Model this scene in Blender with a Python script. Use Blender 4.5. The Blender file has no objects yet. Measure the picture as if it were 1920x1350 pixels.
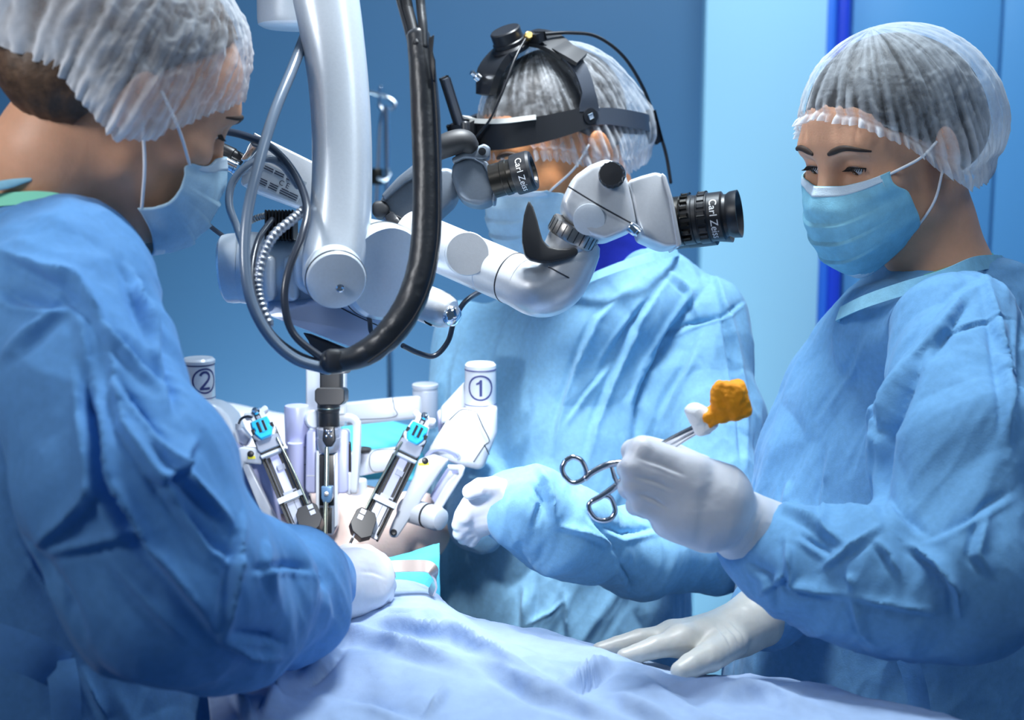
import bpy, bmesh, math
import numpy as np
from mathutils import Vector, Matrix

SC = bpy.context.scene
COL = SC.collection

# ------------------------------------------------------------------ camera, world, lights, exposure
FPX = 2600.0
TILT = math.radians(9)
CAM = np.array([0.0, 0.0, 1.6])
RX = np.array([1.0, 0, 0]); FW = np.array([0, math.cos(TILT), -math.sin(TILT)]); UP = np.array([0, math.sin(TILT), math.cos(TILT)])
cam_d = bpy.data.cameras.new('camera'); cam = bpy.data.objects.new('camera', cam_d); COL.objects.link(cam)
cam.location = CAM; cam.rotation_euler = (math.radians(90) - TILT, 0, 0)
cam_d.sensor_width = 36; cam_d.lens = 36 * FPX / 1920; cam_d.clip_start = 0.05
cam_d.dof.use_dof = True; cam_d.dof.focus_distance = 1.56; cam_d.dof.aperture_fstop = 4.2
SC.camera = cam
SC.view_settings.view_transform = 'Standard'; SC.view_settings.look = 'None'
SC.view_settings.gamma = 1.0; SC.view_settings.use_curve_mapping = False; SC.view_settings.exposure = 0.0
SC.cycles.use_denoising = True
SC.cycles.max_bounces = 8; SC.cycles.transparent_max_bounces = 16
w = bpy.data.worlds.new('world'); SC.world = w; w.use_nodes = True
w.node_tree.nodes['Background'].inputs[0].default_value = (0.36, 0.62, 1.0, 1)
w.node_tree.nodes['Background'].inputs[1].default_value = 0.12

def P(x, y, d):
    return CAM + d * ((x - 960) / FPX * RX + (675 - y) / FPX * UP + FW)
def px(n, d): return n * d / FPX
def proj(V):
    q = np.asarray(V) - CAM; d = q @ FW
    return np.stack([960 + FPX * (q @ RX) / d, 675 - FPX * (q @ UP) / d, d], -1)
def unit(v): v = np.asarray(v, float); return v / (np.linalg.norm(v) + 1e-12)

def lamp(name, typ, loc, tgt, power, color, size=0.3, size_y=None, spot=None, blend=0.5, spread=None):
    l = bpy.data.lights.new(name, typ); l.energy = power; l.color = color
    if typ == 'AREA':
        l.size = size
        if size_y: l.shape = 'RECTANGLE'; l.size_y = size_y
        if spread: l.spread = math.radians(spread)
    if typ == 'SPOT': l.spot_size = math.radians(spot); l.spot_blend = blend; l.shadow_soft_size = size
    if typ == 'POINT': l.shadow_soft_size = size
    o = bpy.data.objects.new(name, l); COL.objects.link(o); o.location = loc
    o.rotation_euler = (Vector(tgt) - Vector(loc)).to_track_quat('-Z', 'Y').to_euler()
    return o
LIGHTS = [
    # theatre lamp above the operating field, aimed down
    ('theatre_lamp', 'SPOT', (0.10, 1.55, 2.75), (-0.06, 1.72, 1.10), 290, (0.94, 0.97, 1.0), dict(size=0.22, spot=31, blend=0.9)),
    # the microscope's own illuminator
    ('microscope_light', 'SPOT', tuple(P(650, 715, 1.44)), tuple(P(760, 960, 1.75)), 7, (0.95, 0.97, 1.0), dict(size=0.02, spot=95, blend=0.9)),
    # ceiling panels, then a low fill from the left and the wall washes
    ('ceiling_or_fill_light', 'AREA', (0.12, 1.62, 2.85), (0.1, 1.75, 0.9), 32, (0.78, 0.91, 1.0), dict(size=0.45)),
    ('ceiling_or_fill_light', 'AREA', (0.9, 0.5, 2.8), (0.5, 1.7, 1.2), 7, (0.82, 0.93, 1.0), dict(size=0.7)),
    ('ceiling_or_fill_light', 'AREA', (-1.35, 0.35, 2.3), (-0.38, 1.35, 1.58), 1.3, (0.95, 0.97, 1.0), dict(size=0.5, spread=45)),  # added fill for the assistant's neck, below the ceiling; not a panel
    ('wall_wash_light', 'AREA', (1.0, 2.6, 2.8), (0.9, 3.3, 1.0), 11, (0.78, 0.94, 1.0), dict(size=0.6)),
    ('wall_wash_light', 'AREA', (-0.5, 2.6, 0.45), (-0.2, 3.3, 1.1), 14, (0.62, 0.88, 1.0), dict(size=0.6)),
]
for n, t, a, b, e, c, k in LIGHTS: lamp(n, t, a, b, e, c, **k)

# ------------------------------------------------------------------ materials
def mat(name, color, rough=0.5, metal=0.0, bump=0.0, bscale=200.0, var=0.0, vscale=20.0, coat=0.0, translucent=0.0, spec=0.5, sheen=0.0, sss=0.0, alpha=1.0):
    m = bpy.data.materials.new(name); m.use_nodes = True
    nt = m.node_tree; N = nt.nodes; L = nt.links
    b = N['Principled BSDF']
    b.inputs['Base Color'].default_value = (*color, 1); b.inputs['Roughness'].default_value = rough
    b.inputs['Metallic'].default_value = metal; b.inputs['Coat Weight'].default_value = coat
    b.inputs['Specular IOR Level'].default_value = spec
    if sheen: b.inputs['Sheen Weight'].default_value = sheen
    if sss:
        b.inputs['Subsurface Weight'].default_value = sss; b.inputs['Subsurface Radius'].default_value = (0.012, 0.005, 0.003); b.inputs['Subsurface Scale'].default_value = 0.6
    tc = N.new('ShaderNodeTexCoord')
    if var:
        nz = N.new('ShaderNodeTexNoise'); nz.inputs['Scale'].default_value = vscale; nz.inputs['Detail'].default_value = 6; nz.inputs['Roughness'].default_value = 0.65
        L.new(tc.outputs['Object'], nz.inputs['Vector'])
        mx = N.new('ShaderNodeMix'); mx.data_type = 'RGBA'
        mr = N.new('ShaderNodeMapRange'); mr.inputs[1].default_value = 0.3; mr.inputs[2].default_value = 0.7
        L.new(nz.outputs['Fac'], mr.inputs[0]); L.new(mr.outputs[0], mx.inputs[0])
        mx.inputs[6].default_value = (*[c * (1 - var) for c in color], 1)
        mx.inputs[7].default_value = (*[min(1, c * (1 + var)) for c in color], 1)
        L.new(mx.outputs[2], b.inputs['Base Color'])
    if bump:
        nb = N.new('ShaderNodeTexNoise'); nb.inputs['Scale'].default_value = bscale; nb.inputs['Detail'].default_value = 4
        L.new(tc.outputs['Object'], nb.inputs['Vector'])
        bp = N.new('ShaderNodeBump'); bp.inputs['Strength'].default_value = bump; bp.inputs['Distance'].default_value = 0.002
        L.new(nb.outputs['Fac'], bp.inputs['Height']); L.new(bp.outputs[0], b.inputs['Normal'])
    out = N['Material Output']
    if translucent:
        tr = N.new('ShaderNodeBsdfTranslucent'); tr.inputs[0].default_value = (*color, 1)
        if var: L.new(mx.outputs[2], tr.inputs[0])
        ms = N.new('ShaderNodeMixShader'); ms.inputs[0].default_value = translucent
        L.new(b.outputs[0], ms.inputs[1]); L.new(tr.outputs[0], ms.inputs[2]); L.new(ms.outputs[0], out.inputs[0])
    if alpha < 1: b.inputs['Alpha'].default_value = alpha
    return m

def cap_mat(name, tint, base=0.45):
    """sheer non-woven cap: fibres over see-through gaps"""
    m = bpy.data.materials.new(name); m.use_nodes = True
    nt = m.node_tree; N = nt.nodes; L = nt.links; b = N['Principled BSDF']
    b.inputs['Base Color'].default_value = (*tint, 1); b.inputs['Roughness'].default_value = 0.7; b.inputs['Sheen Weight'].default_value = 0.3
    tc = N.new('ShaderNodeTexCoord')
    nz = N.new('ShaderNodeTexNoise'); nz.inputs['Scale'].default_value = 60; nz.inputs['Detail'].default_value = 8; nz.inputs['Roughness'].default_value = 0.7; nz.inputs['Distortion'].default_value = 0.6
    L.new(tc.outputs['Object'], nz.inputs['Vector'])
    at = N.new('ShaderNodeAttribute'); at.attribute_name = 'dens'
    lw = N.new('ShaderNodeLayerWeight'); lw.inputs[0].default_value = 0.35
    a1 = N.new('ShaderNodeMath'); a1.operation = 'MULTIPLY_ADD'; L.new(nz.outputs['Fac'], a1.inputs[0]); a1.inputs[1].default_value = 0.5; a1.inputs[2].default_value = base - 0.30
    a2 = N.new('ShaderNodeMath'); a2.operation = 'ADD'; L.new(a1.outputs[0], a2.inputs[0]); L.new(at.outputs['Fac'], a2.inputs[1])
    a3 = N.new('ShaderNodeMath'); a3.operation = 'MULTIPLY_ADD'; L.new(lw.outputs['Facing'], a3.inputs[0]); a3.inputs[1].default_value = 0.35; L.new(a2.outputs[0], a3.inputs[2])
    cl = N.new('ShaderNodeClamp'); L.new(a3.outputs[0], cl.inputs[0]); cl.inputs[1].default_value = 0.06; cl.inputs[2].default_value = 0.97
    tr = N.new('ShaderNodeBsdfTransparent'); tl = N.new('ShaderNodeBsdfTranslucent'); tl.inputs[0].default_value = (*tint, 1)
    m1 = N.new('ShaderNodeMixShader'); m1.inputs[0].default_value = 0.3; L.new(b.outputs[0], m1.inputs[1]); L.new(tl.outputs[0], m1.inputs[2])
    m2 = N.new('ShaderNodeMixShader'); L.new(cl.outputs[0], m2.inputs[0]); L.new(tr.outputs[0], m2.inputs[1]); L.new(m1.outputs[0], m2.inputs[2])
    L.new(m2.outputs[0], N['Material Output'].inputs[0])
    return m

M = dict(
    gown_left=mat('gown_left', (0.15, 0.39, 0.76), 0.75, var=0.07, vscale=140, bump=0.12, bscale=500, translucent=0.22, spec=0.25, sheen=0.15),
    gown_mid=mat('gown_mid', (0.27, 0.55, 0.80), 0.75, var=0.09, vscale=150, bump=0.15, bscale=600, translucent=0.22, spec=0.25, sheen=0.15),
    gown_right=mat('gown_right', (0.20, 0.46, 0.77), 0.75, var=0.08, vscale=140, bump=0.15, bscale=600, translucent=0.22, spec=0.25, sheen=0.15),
    collar=mat('collar', (0.36, 0.70, 0.86), 0.8, var=0.1, vscale=80, bump=0.2, bscale=500, translucent=0.2, spec=0.2),
    scrub_blue=mat('scrub_blue', (0.012, 0.025, 0.42), 0.85, bump=0.2, bscale=700, var=0.15, vscale=40),
    scrub_green=mat('scrub_green', (0.25, 0.72, 0.50), 0.85, bump=0.2, bscale=700),
    drape_white=mat('drape_white', (0.48, 0.62, 0.86), 0.8, var=0.08, vscale=40, bump=0.15, bscale=500, translucent=0.15, spec=0.2, sheen=0.1),
    drape_teal=mat('drape_teal', (0.12, 0.62, 0.78), 0.8, var=0.08, vscale=30, bump=0.2, bscale=400, spec=0.2),
    drape_pale=mat('drape_pale', (0.80, 0.80, 0.84), 0.8, var=0.05, vscale=30, bump=0.2, bscale=400, spec=0.2),
    skin_light=mat('skin_light', (0.76, 0.40, 0.245), 0.5, var=0.07, vscale=35, bump=0.12, bscale=450, sss=0.25),
    skin_tan=mat('skin_tan', (0.80, 0.33, 0.13), 0.5, var=0.10, vscale=40, bump=0.2, bscale=350, sss=0.2),
    skin_patient=mat('skin_patient', (0.85, 0.66, 0.58), 0.55, var=0.05, vscale=20, bump=0.1, bscale=300, sss=0.2),
    lip=mat('lip', (0.5, 0.16, 0.15), 0.45),
    hair_dark=mat('hair_dark', (0.018, 0.014, 0.013), 0.55, var=0.5, vscale=90, bump=0.5, bscale=120),
    hair_brown=mat('hair_brown', (0.10, 0.055, 0.030), 0.55, var=0.5, vscale=90, bump=0.5, bscale=120),
    cap=cap_mat('cap', (0.84, 0.88, 0.93), 0.05),
    cap_dense=cap_mat('cap_dense', (0.84, 0.86, 0.90), 0.12),
    mask_cyan=mat('mask_cyan', (0.33, 0.72, 0.90), 0.8, var=0.12, vscale=60, bump=0.2, bscale=600, translucent=0.15, spec=0.2),
    mask_pale=mat('mask_pale', (0.55, 0.78, 0.93), 0.8, var=0.08, vscale=60, bump=0.2, bscale=600, translucent=0.15, spec=0.2),
    mask_band=mat('mask_band', (0.72, 0.84, 0.93), 0.8, bump=0.3, bscale=700),
    loop=mat('loop', (0.9, 0.91, 0.94), 0.8),
    glove=mat('glove', (0.72, 0.72, 0.76), 0.38, var=0.04, vscale=50, bump=0.10, bscale=160, sss=0.1, spec=0.5),
    glove_cream=mat('glove_cream', (0.62, 0.60, 0.54), 0.38, var=0.06, vscale=50, bump=0.10, bscale=160, sss=0.1, spec=0.5),
    eye_white=mat('eye_white', (0.75, 0.73, 0.72), 0.2), iris=mat('iris', (0.05, 0.028, 0.015), 0.2),
    lash=mat('lash', (0.01, 0.008, 0.008), 0.6), brow=mat('brow', (0.045, 0.026, 0.018), 0.7),
)

# ------------------------------------------------------------------ objects
def tag(o, label=None, cat=None, group=None, kind=None):
    if label: o['label'] = label
    if cat: o['category'] = cat
    if group: o['group'] = group
    if kind: o['kind'] = kind
    return o
def empty(name, loc, label, cat, group=None):
    o = bpy.data.objects.new(name, None); o.location = loc; o.empty_display_size = 0.05; COL.objects.link(o)
    return tag(o, label, cat, group)
def mesh(name, V, Fc, m, parent=None, smooth=True, attr=None, sharp=None, origin=None):
    me = bpy.data.meshes.new(name)
    V = np.asarray(V, np.float32)
    if origin is not None: V = V - np.asarray(origin, np.float32)
    if isinstance(Fc, np.ndarray) and Fc.ndim == 2:
        n, k = Fc.shape
        me.vertices.add(len(V)); me.vertices.foreach_set('co', V.ravel())
        me.loops.add(n * k); me.loops.foreach_set('vertex_index', Fc.astype(np.int32).ravel())
        me.polygons.add(n); me.polygons.foreach_set('loop_start', np.arange(0, n * k, k, dtype=np.int32))
        me.update(calc_edges=True); me.validate()
    else:
        me.from_pydata([tuple(map(float, v)) for v in V], [], [tuple(int(i) for i in f) for f in Fc]); me.validate()
    if smooth: me.polygons.foreach_set('use_smooth', [True] * len(me.polygons))
    if sharp is not None: me.set_sharp_from_angle(angle=math.radians(sharp))
    if attr is not None:
        a = me.attributes.new('dens', 'FLOAT', 'POINT'); a.data.foreach_set('value', np.asarray(attr, np.float32))
    me.materials.append(m)
    o = bpy.data.objects.new(name, me); COL.objects.link(o)
    if origin is not None: o.location = origin
    if parent is not None:
        o.parent = parent
        o.matrix_parent_inverse = Matrix.Translation(-world_of(parent))
    return o
def world_of(o):
    return Vector(o.location) if o.parent is None else Vector((0, 0, 0))
def bm_obj(name, bm, m, parent=None, sharp=35):
    bmesh.ops.recalc_face_normals(bm, faces=bm.faces)
    me = bpy.data.meshes.new(name); bm.to_mesh(me); bm.free()
    me.polygons.foreach_set('use_smooth', [True] * len(me.polygons)); me.set_sharp_from_angle(angle=math.radians(sharp))
    me.materials.append(m)
    o = bpy.data.objects.new(name, me); COL.objects.link(o)
    if parent is not None:
        o.parent = parent; o.matrix_parent_inverse = Matrix.Translation(-world_of(parent))
    return o

def crom(pts, n):
    """Catmull-Rom through rows of pts, n samples per span"""
    p = np.asarray(pts, float); q = np.vstack([2 * p[0] - p[1], p, 2 * p[-1] - p[-2]]); out = []
    for i in range(len(p) - 1):
        t = np.linspace(0, 1, n, endpoint=False)[:, None]; a, b, c, d = q[i:i + 4]
        out.append(0.5 * (2 * b + (c - a) * t + (2 * a - 5 * b + 4 * c - d) * t ** 2 + (3 * b - a - 3 * c + d) * t ** 3))
    return np.vstack(out + [p[-1:]])
def sweep(path, rad, seg=16, squash=1.0, ref=None, cap='round', power=2.0, rfun=None):
    """tube along path; rad scalar/array; squash = second radius ratio; ref = direction of the first radius"""
    path = np.asarray(path, float); n = len(path); rad = np.broadcast_to(np.asarray(rad, float), (n,)).copy()
    T = np.gradient(path, axis=0); T /= np.linalg.norm(T, axis=1, keepdims=True) + 1e-12
    if cap == 'round' :
        for e in (0, -1):
            s = -1 if e == 0 else 1; r0 = rad[e]; add = []; ar = []
            for q in (0.5, 0.85, 0.985):
                add.append(path[e] + s * T[e] * r0 * q * 0.6); ar.append(r0 * math.sqrt(1 - q * q))
            if e == 0: path = np.vstack([add[::-1], path]); rad = np.concatenate([ar[::-1], rad]); T = np.vstack([[T[0]] * 3, T])
            else: path = np.vstack([path, add]); rad = np.concatenate([rad, ar]); T = np.vstack([T, [T[-1]] * 3])
        n = len(path)
    r0 = np.asarray(ref, float) if ref is not None else (np.array([0, 0, 1.0]) if abs(T[0][2]) < 0.9 else np.array([1.0, 0, 0]))
    A = np.zeros((n, 3)); a = r0
    for i in range(n):
        a = a - T[i] * (a @ T[i]); a = a / (np.linalg.norm(a) + 1e-12); A[i] = a
    B = np.cross(T, A); th = np.linspace(0, 2 * np.pi, seg, endpoint=False)
    c, s = np.cos(th), np.sin(th)
    if power != 2.0:
        k = (np.abs(c) ** power + np.abs(s) ** power) ** (-1 / power); c, s = c * k, s * k
    R = np.broadcast_to(rad[:, None], (n, seg)).copy()
    if rfun is not None: R = R * rfun(np.linspace(0, 1, n)[:, None], th[None, :])
    V = path[:, None] + R[..., None] * (A[:, None] * c[None, :, None] + squash * B[:, None] * s[None, :, None])
    V = V.reshape(-1, 3); Fc = []
    for i in range(n - 1):
        for j in range(seg):
            k = (j + 1) % seg; Fc.append((i * seg + j, i * seg + k, (i + 1) * seg + k, (i + 1) * seg + j))
    Fc.append(tuple(range(seg))[::-1]); Fc.append(tuple((n - 1) * seg + j for j in range(seg)))
    return V, Fc
def tube(name, pts, r, m, parent=None, n=8, seg=12, **k):
    pts = np.asarray(pts, float)
    if np.ndim(r) > 0:
        q = crom(np.column_stack([pts, r]), n); V, Fc = sweep(q[:, :3], q[:, 3], seg, **k)
    else:
        V, Fc = sweep(crom(pts, n), r, seg, **k)
    return mesh(name, V, Fc, m, parent, sharp=50)
def pxt(name, pts, r_px, m, parent=None, **k):
    """tube from (x, y, depth) photo points, radius in photo pixels"""
    W = [P(*p) for p in pts]
    r = [px(a, p[2]) for a, p in zip(np.broadcast_to(r_px, (len(pts),)), pts)]
    return tube(name, W, r, m, parent, **k)
def axes_from(z, up=(0, 0, 1)):
    z = unit(z); x = np.cross(up, z)
    if np.linalg.norm(x) < 1e-3: x = np.cross((0, 1, 0), z)
    x = unit(x); return x, np.cross(z, x), z
def lathe_bm(profile, a, axis, seg=40, bm=None, ribs=0, rib_d=0.0, rib_rng=None):
    """surface of revolution: profile [(r, h)] along axis from a"""
    bm = bm or bmesh.new(); x, y, z = axes_from(axis); rows = []
    for i, (r, h) in enumerate(profile):
        row = []
        for j in range(seg):
            t = 2 * math.pi * j / seg; rr = r
            if ribs and rib_rng and rib_rng[0] <= h <= rib_rng[1]: rr = r * (1 - rib_d * (0.5 + 0.5 * math.copysign(1, math.sin(ribs * t))))
            row.append(bm.verts.new(Vector(np.asarray(a) + z * h + rr * (x * math.cos(t) + y * math.sin(t)))))
        rows.append(row)
    for r0, r1 in zip(rows, rows[1:]):
        for j in range(seg): bm.faces.new((r0[j], r0[(j + 1) % seg], r1[(j + 1) % seg], r1[j]))
    if profile[0][0] > 1e-5: bm.faces.new(rows[0][::-1])
    if profile[-1][0] > 1e-5: bm.faces.new(rows[-1])
    return bm
def lathe(name, profile, a, axis, m, parent=None, seg=40, sharp=32, **k):
    return bm_obj(name, lathe_bm(profile, a, axis, seg, **k), m, parent, sharp)
def bevel(bm, w, seg=3, ang=25):
    es = [e for e in bm.edges if len(e.link_faces) == 2 and e.calc_face_angle(0) > math.radians(ang)]
    if w > 0 and es: bmesh.ops.bevel(bm, geom=es, offset=w, segments=seg, profile=0.5, affect='EDGES', clamp_overlap=True)
    return bm
def prism_bm(front, depth_vec, bev=0.0, seg=3, bm=None):
    bm2 = bmesh.new(); a = [bm2.verts.new(Vector(p)) for p in front]; b = [bm2.verts.new(Vector(np.asarray(p) + depth_vec)) for p in front]
    n = len(a); bm2.faces.new(a); bm2.faces.new(b[::-1])
    for i in range(n): bm2.faces.new((a[i], b[i], b[(i + 1) % n], a[(i + 1) % n]))
    bmesh.ops.recalc_face_normals(bm2, faces=bm2.faces)
    bevel(bm2, bev, seg); return bm2
def pprism(name, pts, d, thick, m, parent=None, bev=0.0, seg=3, sharp=35, dirv=None):
    """solid whose near outline is given in photo points (at depth d, or a depth per point), thick metres deep"""
    W = [P(p[0], p[1], p[2] if len(p) > 2 else d) for p in pts]
    dv = (np.asarray(dirv) if dirv is not None else FW) * thick
    return bm_obj(name, prism_bm(W, dv, bev, seg), m, parent, sharp)
def box_bm(c, ax, size, bev=0.0, seg=2):
    bm = bmesh.new(); bmesh.ops.create_cube(bm, size=1.0); X = np.stack(ax, 1)
    for v in bm.verts: v.co = Vector(np.asarray(c) + X @ (np.array(v.co) * np.asarray(size)))
    bevel(bm, bev, seg); return bm
def box(name, c, ax, size, m, parent=None, bev=0.0, seg=2, sharp=35):
    return bm_obj(name, box_bm(c, ax, size, bev, seg), m, parent, sharp)
def join_bm(*bms):
    out = bmesh.new()
    for b in bms:
        me = bpy.data.meshes.new('tmp'); b.to_mesh(me); b.free(); out.from_mesh(me); bpy.data.meshes.remove(me)
    return out

# ------------------------------------------------------------------ noise
_rng = np.random.RandomState(7); _perm = _rng.permutation(256); _perm = np.concatenate([_perm] * 3)
_grad = _rng.normal(size=(256, 3)); _grad /= np.linalg.norm(_grad, axis=1, keepdims=True)
def perlin(p):
    p = np.asarray(p, float); i = np.floor(p).astype(int); f = p - i; i &= 255; u = f * f * f * (f * (f * 6 - 15) + 10)
    def g(a, b, c):
        h = _perm[_perm[_perm[i[:, 0] + a] + i[:, 1] + b] + i[:, 2] + c]
        return (_grad[h] * (f - np.array([a, b, c]))).sum(1)
    l = lambda a, b, t: a + (b - a) * t
    x0 = l(l(g(0, 0, 0), g(1, 0, 0), u[:, 0]), l(g(0, 1, 0), g(1, 1, 0), u[:, 0]), u[:, 1])
    x1 = l(l(g(0, 0, 1), g(1, 0, 1), u[:, 0]), l(g(0, 1, 1), g(1, 1, 1), u[:, 0]), u[:, 1])
    return l(x0, x1, u[:, 2]) * 1.5
def crumple(p):
    """creased-cloth height: sharp ridges between soft facets"""
    wv = np.stack([perlin(p * 0.7 + 11), perlin(p * 0.7 + 37), perlin(p * 0.7 + 71)], 1) * 0.5
    q = p + wv
    return (1 - 2 * np.abs(perlin(q))) * 0.6 + (0.7 - 2 * np.abs(perlin(q * 2.1 + 5))) * 0.3 + (0.6 - 2 * np.abs(perlin(q * 4.3 + 9))) * 0.12

def worley(p):
    """distance gap between the two nearest scattered points: flat facets divided by sharp valleys"""
    p = np.asarray(p, float); i = np.floor(p).astype(int); f1 = np.full(len(p), 9.0); f2 = f1.copy()
    for a in (-1, 0, 1):
        for b in (-1, 0, 1):
            for c in (-1, 0, 1):
                q = i + (a, b, c); h = _perm[_perm[_perm[q[:, 0] & 255] + (q[:, 1] & 255)] + (q[:, 2] & 255)]
                d = np.linalg.norm(q + 0.5 + _grad[h] * 0.42 - p, axis=1); m = d < f1
                f2 = np.where(m, f1, np.minimum(f2, d)); f1 = np.where(m, d, f1)
    return np.minimum(f2 - f1, 0.55)

# ------------------------------------------------------------------ implicit bodies
class Field:
    def __init__(s, xs, ys, zs):
        s.x, s.y, s.z = [np.asarray(a, np.float32) for a in (xs, ys, zs)]
        s.F = np.full((len(xs), len(ys), len(zs)), 0.5, np.float32)
    def add(s, fn, lo, hi, k=0.01, op='u'):
        pad = k + 0.012; sl = []
        for a, l, h in zip((s.x, s.y, s.z), lo, hi):
            i0, i1 = np.searchsorted(a, l - pad), np.searchsorted(a, h + pad)
            if i1 - i0 < 1: return
            sl.append(slice(i0, i1))
        X = s.x[sl[0]][:, None, None]; Y = s.y[sl[1]][None, :, None]; Z = s.z[sl[2]][None, None, :]
        d = fn(X, Y, Z).astype(np.float32); a = s.F[tuple(sl)]
        if op == 'u': h = np.clip(0.5 + 0.5 * (a - d) / k, 0, 1); s.F[tuple(sl)] = a + (d - a) * h - k * h * (1 - h)
        else:
            d = -d; h = np.clip(0.5 - 0.5 * (a - d) / k, 0, 1); s.F[tuple(sl)] = a + (d - a) * h + k * h * (1 - h)
    def cone(s, a, b, ra, rb, k=0.01, op='u', squash=None, sdir=None):
        a, b = np.asarray(a, float), np.asarray(b, float); ba = b - a; L2 = ba @ ba + 1e-12; R = max(ra, rb)
        def fn(X, Y, Z):
            x, y, z = X - a[0], Y - a[1], Z - a[2]
            t = np.clip((x * ba[0] + y * ba[1] + z * ba[2]) / L2, 0, 1)
            qx, qy, qz = x - t * ba[0], y - t * ba[1], z - t * ba[2]
            q2 = qx * qx + qy * qy + qz * qz
            if squash:
                c = qx * sdir[0] + qy * sdir[1] + qz * sdir[2]; q2 = q2 + c * c * (1 / squash ** 2 - 1)
            return np.sqrt(q2) - (ra + t * (rb - ra))
        s.add(fn, np.minimum(a, b) - R, np.maximum(a, b) + R, k, op)
    def ell(s, c, r, ax=None, k=0.01, op='u'):
        c = np.asarray(c, float); r = np.asarray(r, float); A = np.eye(3) if ax is None else np.asarray(ax)
        ext = np.sqrt(((A * r[None, :]) ** 2).sum(1))
        def fn(X, Y, Z):
            x, y, z = X - c[0], Y - c[1], Z - c[2]; k0 = 0; k1 = 0
            for j in range(3):
                u = x * A[0, j] + y * A[1, j] + z * A[2, j]; k0 = k0 + (u / r[j]) ** 2; k1 = k1 + (u / r[j] ** 2) ** 2
            k0 = np.sqrt(k0); return k0 * (k0 - 1) / (np.sqrt(k1) + 1e-9)
        s.add(fn, c - ext, c + ext, k, op)
    def rbox(s, c, hs, ax, rr, k=0.006):
        c = np.asarray(c, float); A = np.asarray(ax); ext = np.abs(A * np.asarray(hs)[None, :]).sum(1)
        def fn(X, Y, Z):
            x, y, z = X - c[0], Y - c[1], Z - c[2]; o = 0; m = -9
            for j in range(3):
                u = np.abs(x * A[0, j] + y * A[1, j] + z * A[2, j]) - (hs[j] - rr); o = o + np.maximum(u, 0) ** 2; m = np.maximum(m, u)
            return np.sqrt(o) + np.minimum(m, 0) - rr
        s.add(fn, c - ext, c + ext, k)
    def stack(s, sec, k=0.02):
        """vertical stack of ellipse sections: (z, cx, cy, a, b, yaw)"""
        S = np.array(sorted(sec), float); z = S[:, 0]; R = max(S[:, 3].max(), S[:, 4].max())
        zi = np.linspace(z[0], z[-1], 200); C = [np.interp(zi, z, S[:, j]) for j in range(1, 6)]
        ker = np.hanning(15); ker /= ker.sum(); C = [np.convolve(np.pad(c, 7, mode='edge'), ker, 'valid') for c in C]
        def fn(X, Y, Z):
            cx, cy, a, b, yw = [np.interp(Z, zi, c) for c in C]
            x, y = X - cx, Y - cy; u = x * np.cos(yw) + y * np.sin(yw); v = -x * np.sin(yw) + y * np.cos(yw)
            e = (np.sqrt((u / a) ** 2 + (v / b) ** 2) - 1) * np.minimum(a, b)
            return np.maximum(e, np.maximum(z[0] - Z, Z - z[-1]))
        s.add(fn, (S[:, 1].min() - R, S[:, 2].min() - R, z[0]), (S[:, 1].max() + R, S[:, 2].max() + R, z[-1]), k)
    def chain(s, pts, rad, k=0.008, k0=None, **kw):
        for i in range(len(pts) - 1): s.cone(pts[i], pts[i + 1], rad[i], rad[i + 1], k0 if (i == 0 and k0) else k, **kw)
    def mesh(s):
        F = s.F; S = F < 0; nx, ny, nz = F.shape
        cnt = np.zeros((nx - 1, ny - 1, nz - 1), np.uint8)
        for a in (0, 1):
            for b in (0, 1):
                for c in (0, 1): cnt += S[a:nx - 1 + a, b:ny - 1 + b, c:nz - 1 + c]
        I, J, K = np.nonzero((cnt > 0) & (cnt < 8))
        vi = np.full(cnt.shape, -1, np.int32); vi[I, J, K] = np.arange(len(I))
        acc = np.zeros((len(I), 3)); n = np.zeros(len(I)); G = (s.x, s.y, s.z); B = [I, J, K]
        for ax in range(3):
            o1, o2 = [(1, 2), (0, 2), (0, 1)][ax]
            for a in (0, 1):
                for b in (0, 1):
                    q = [I.copy(), J.copy(), K.copy()]; q[o1] = q[o1] + a; q[o2] = q[o2] + b
                    f0 = F[q[0], q[1], q[2]]; q2 = [c.copy() for c in q]; q2[ax] = q2[ax] + 1; f1 = F[q2[0], q2[1], q2[2]]
                    cr = (f0 < 0) != (f1 < 0); t = np.where(cr, f0 / np.where(cr, f0 - f1, 1), 0)
                    pt = np.zeros((len(I), 3))
                    pt[:, ax] = G[ax][q[ax]] * (1 - t) + G[ax][q2[ax]] * t; pt[:, o1] = G[o1][q[o1]]; pt[:, o2] = G[o2][q[o2]]
                    acc += pt * cr[:, None]; n += cr
        V = acc / n[:, None]; Q = []
        for ax in range(3):
            o1, o2 = [(1, 2), (2, 0), (0, 1)][ax]
            sl0 = [slice(None)] * 3; sl1 = [slice(None)] * 3; sl0[ax] = slice(0, -1); sl1[ax] = slice(1, None)
            e = np.nonzero(S[tuple(sl0)] != S[tuple(sl1)]); e = [np.asarray(c) for c in e]
            ok = (e[o1] > 0) & (e[o2] > 0) & (e[o1] < F.shape[o1] - 1) & (e[o2] < F.shape[o2] - 1); e = [c[ok] for c in e]
            inside = S[tuple(e)]
            def cell(a, b):
                q = [c.copy() for c in e]; q[o1] = q[o1] - a; q[o2] = q[o2] - b; return vi[tuple(q)]
            f = np.stack([cell(1, 1), cell(0, 1), cell(0, 0), cell(1, 0)], 1); f[~inside] = f[~inside][:, ::-1]; Q.append(f)
        return V, np.vstack(Q)
def lin(lo, hi, h): return np.arange(lo, hi + h, h)
def fine(lo, hi, h, flo, fhi, fh):
    return np.unique(np.round(np.concatenate([np.arange(lo, flo, h), np.arange(flo, fhi, fh), np.arange(fhi, hi + h, h)]), 5))
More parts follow.
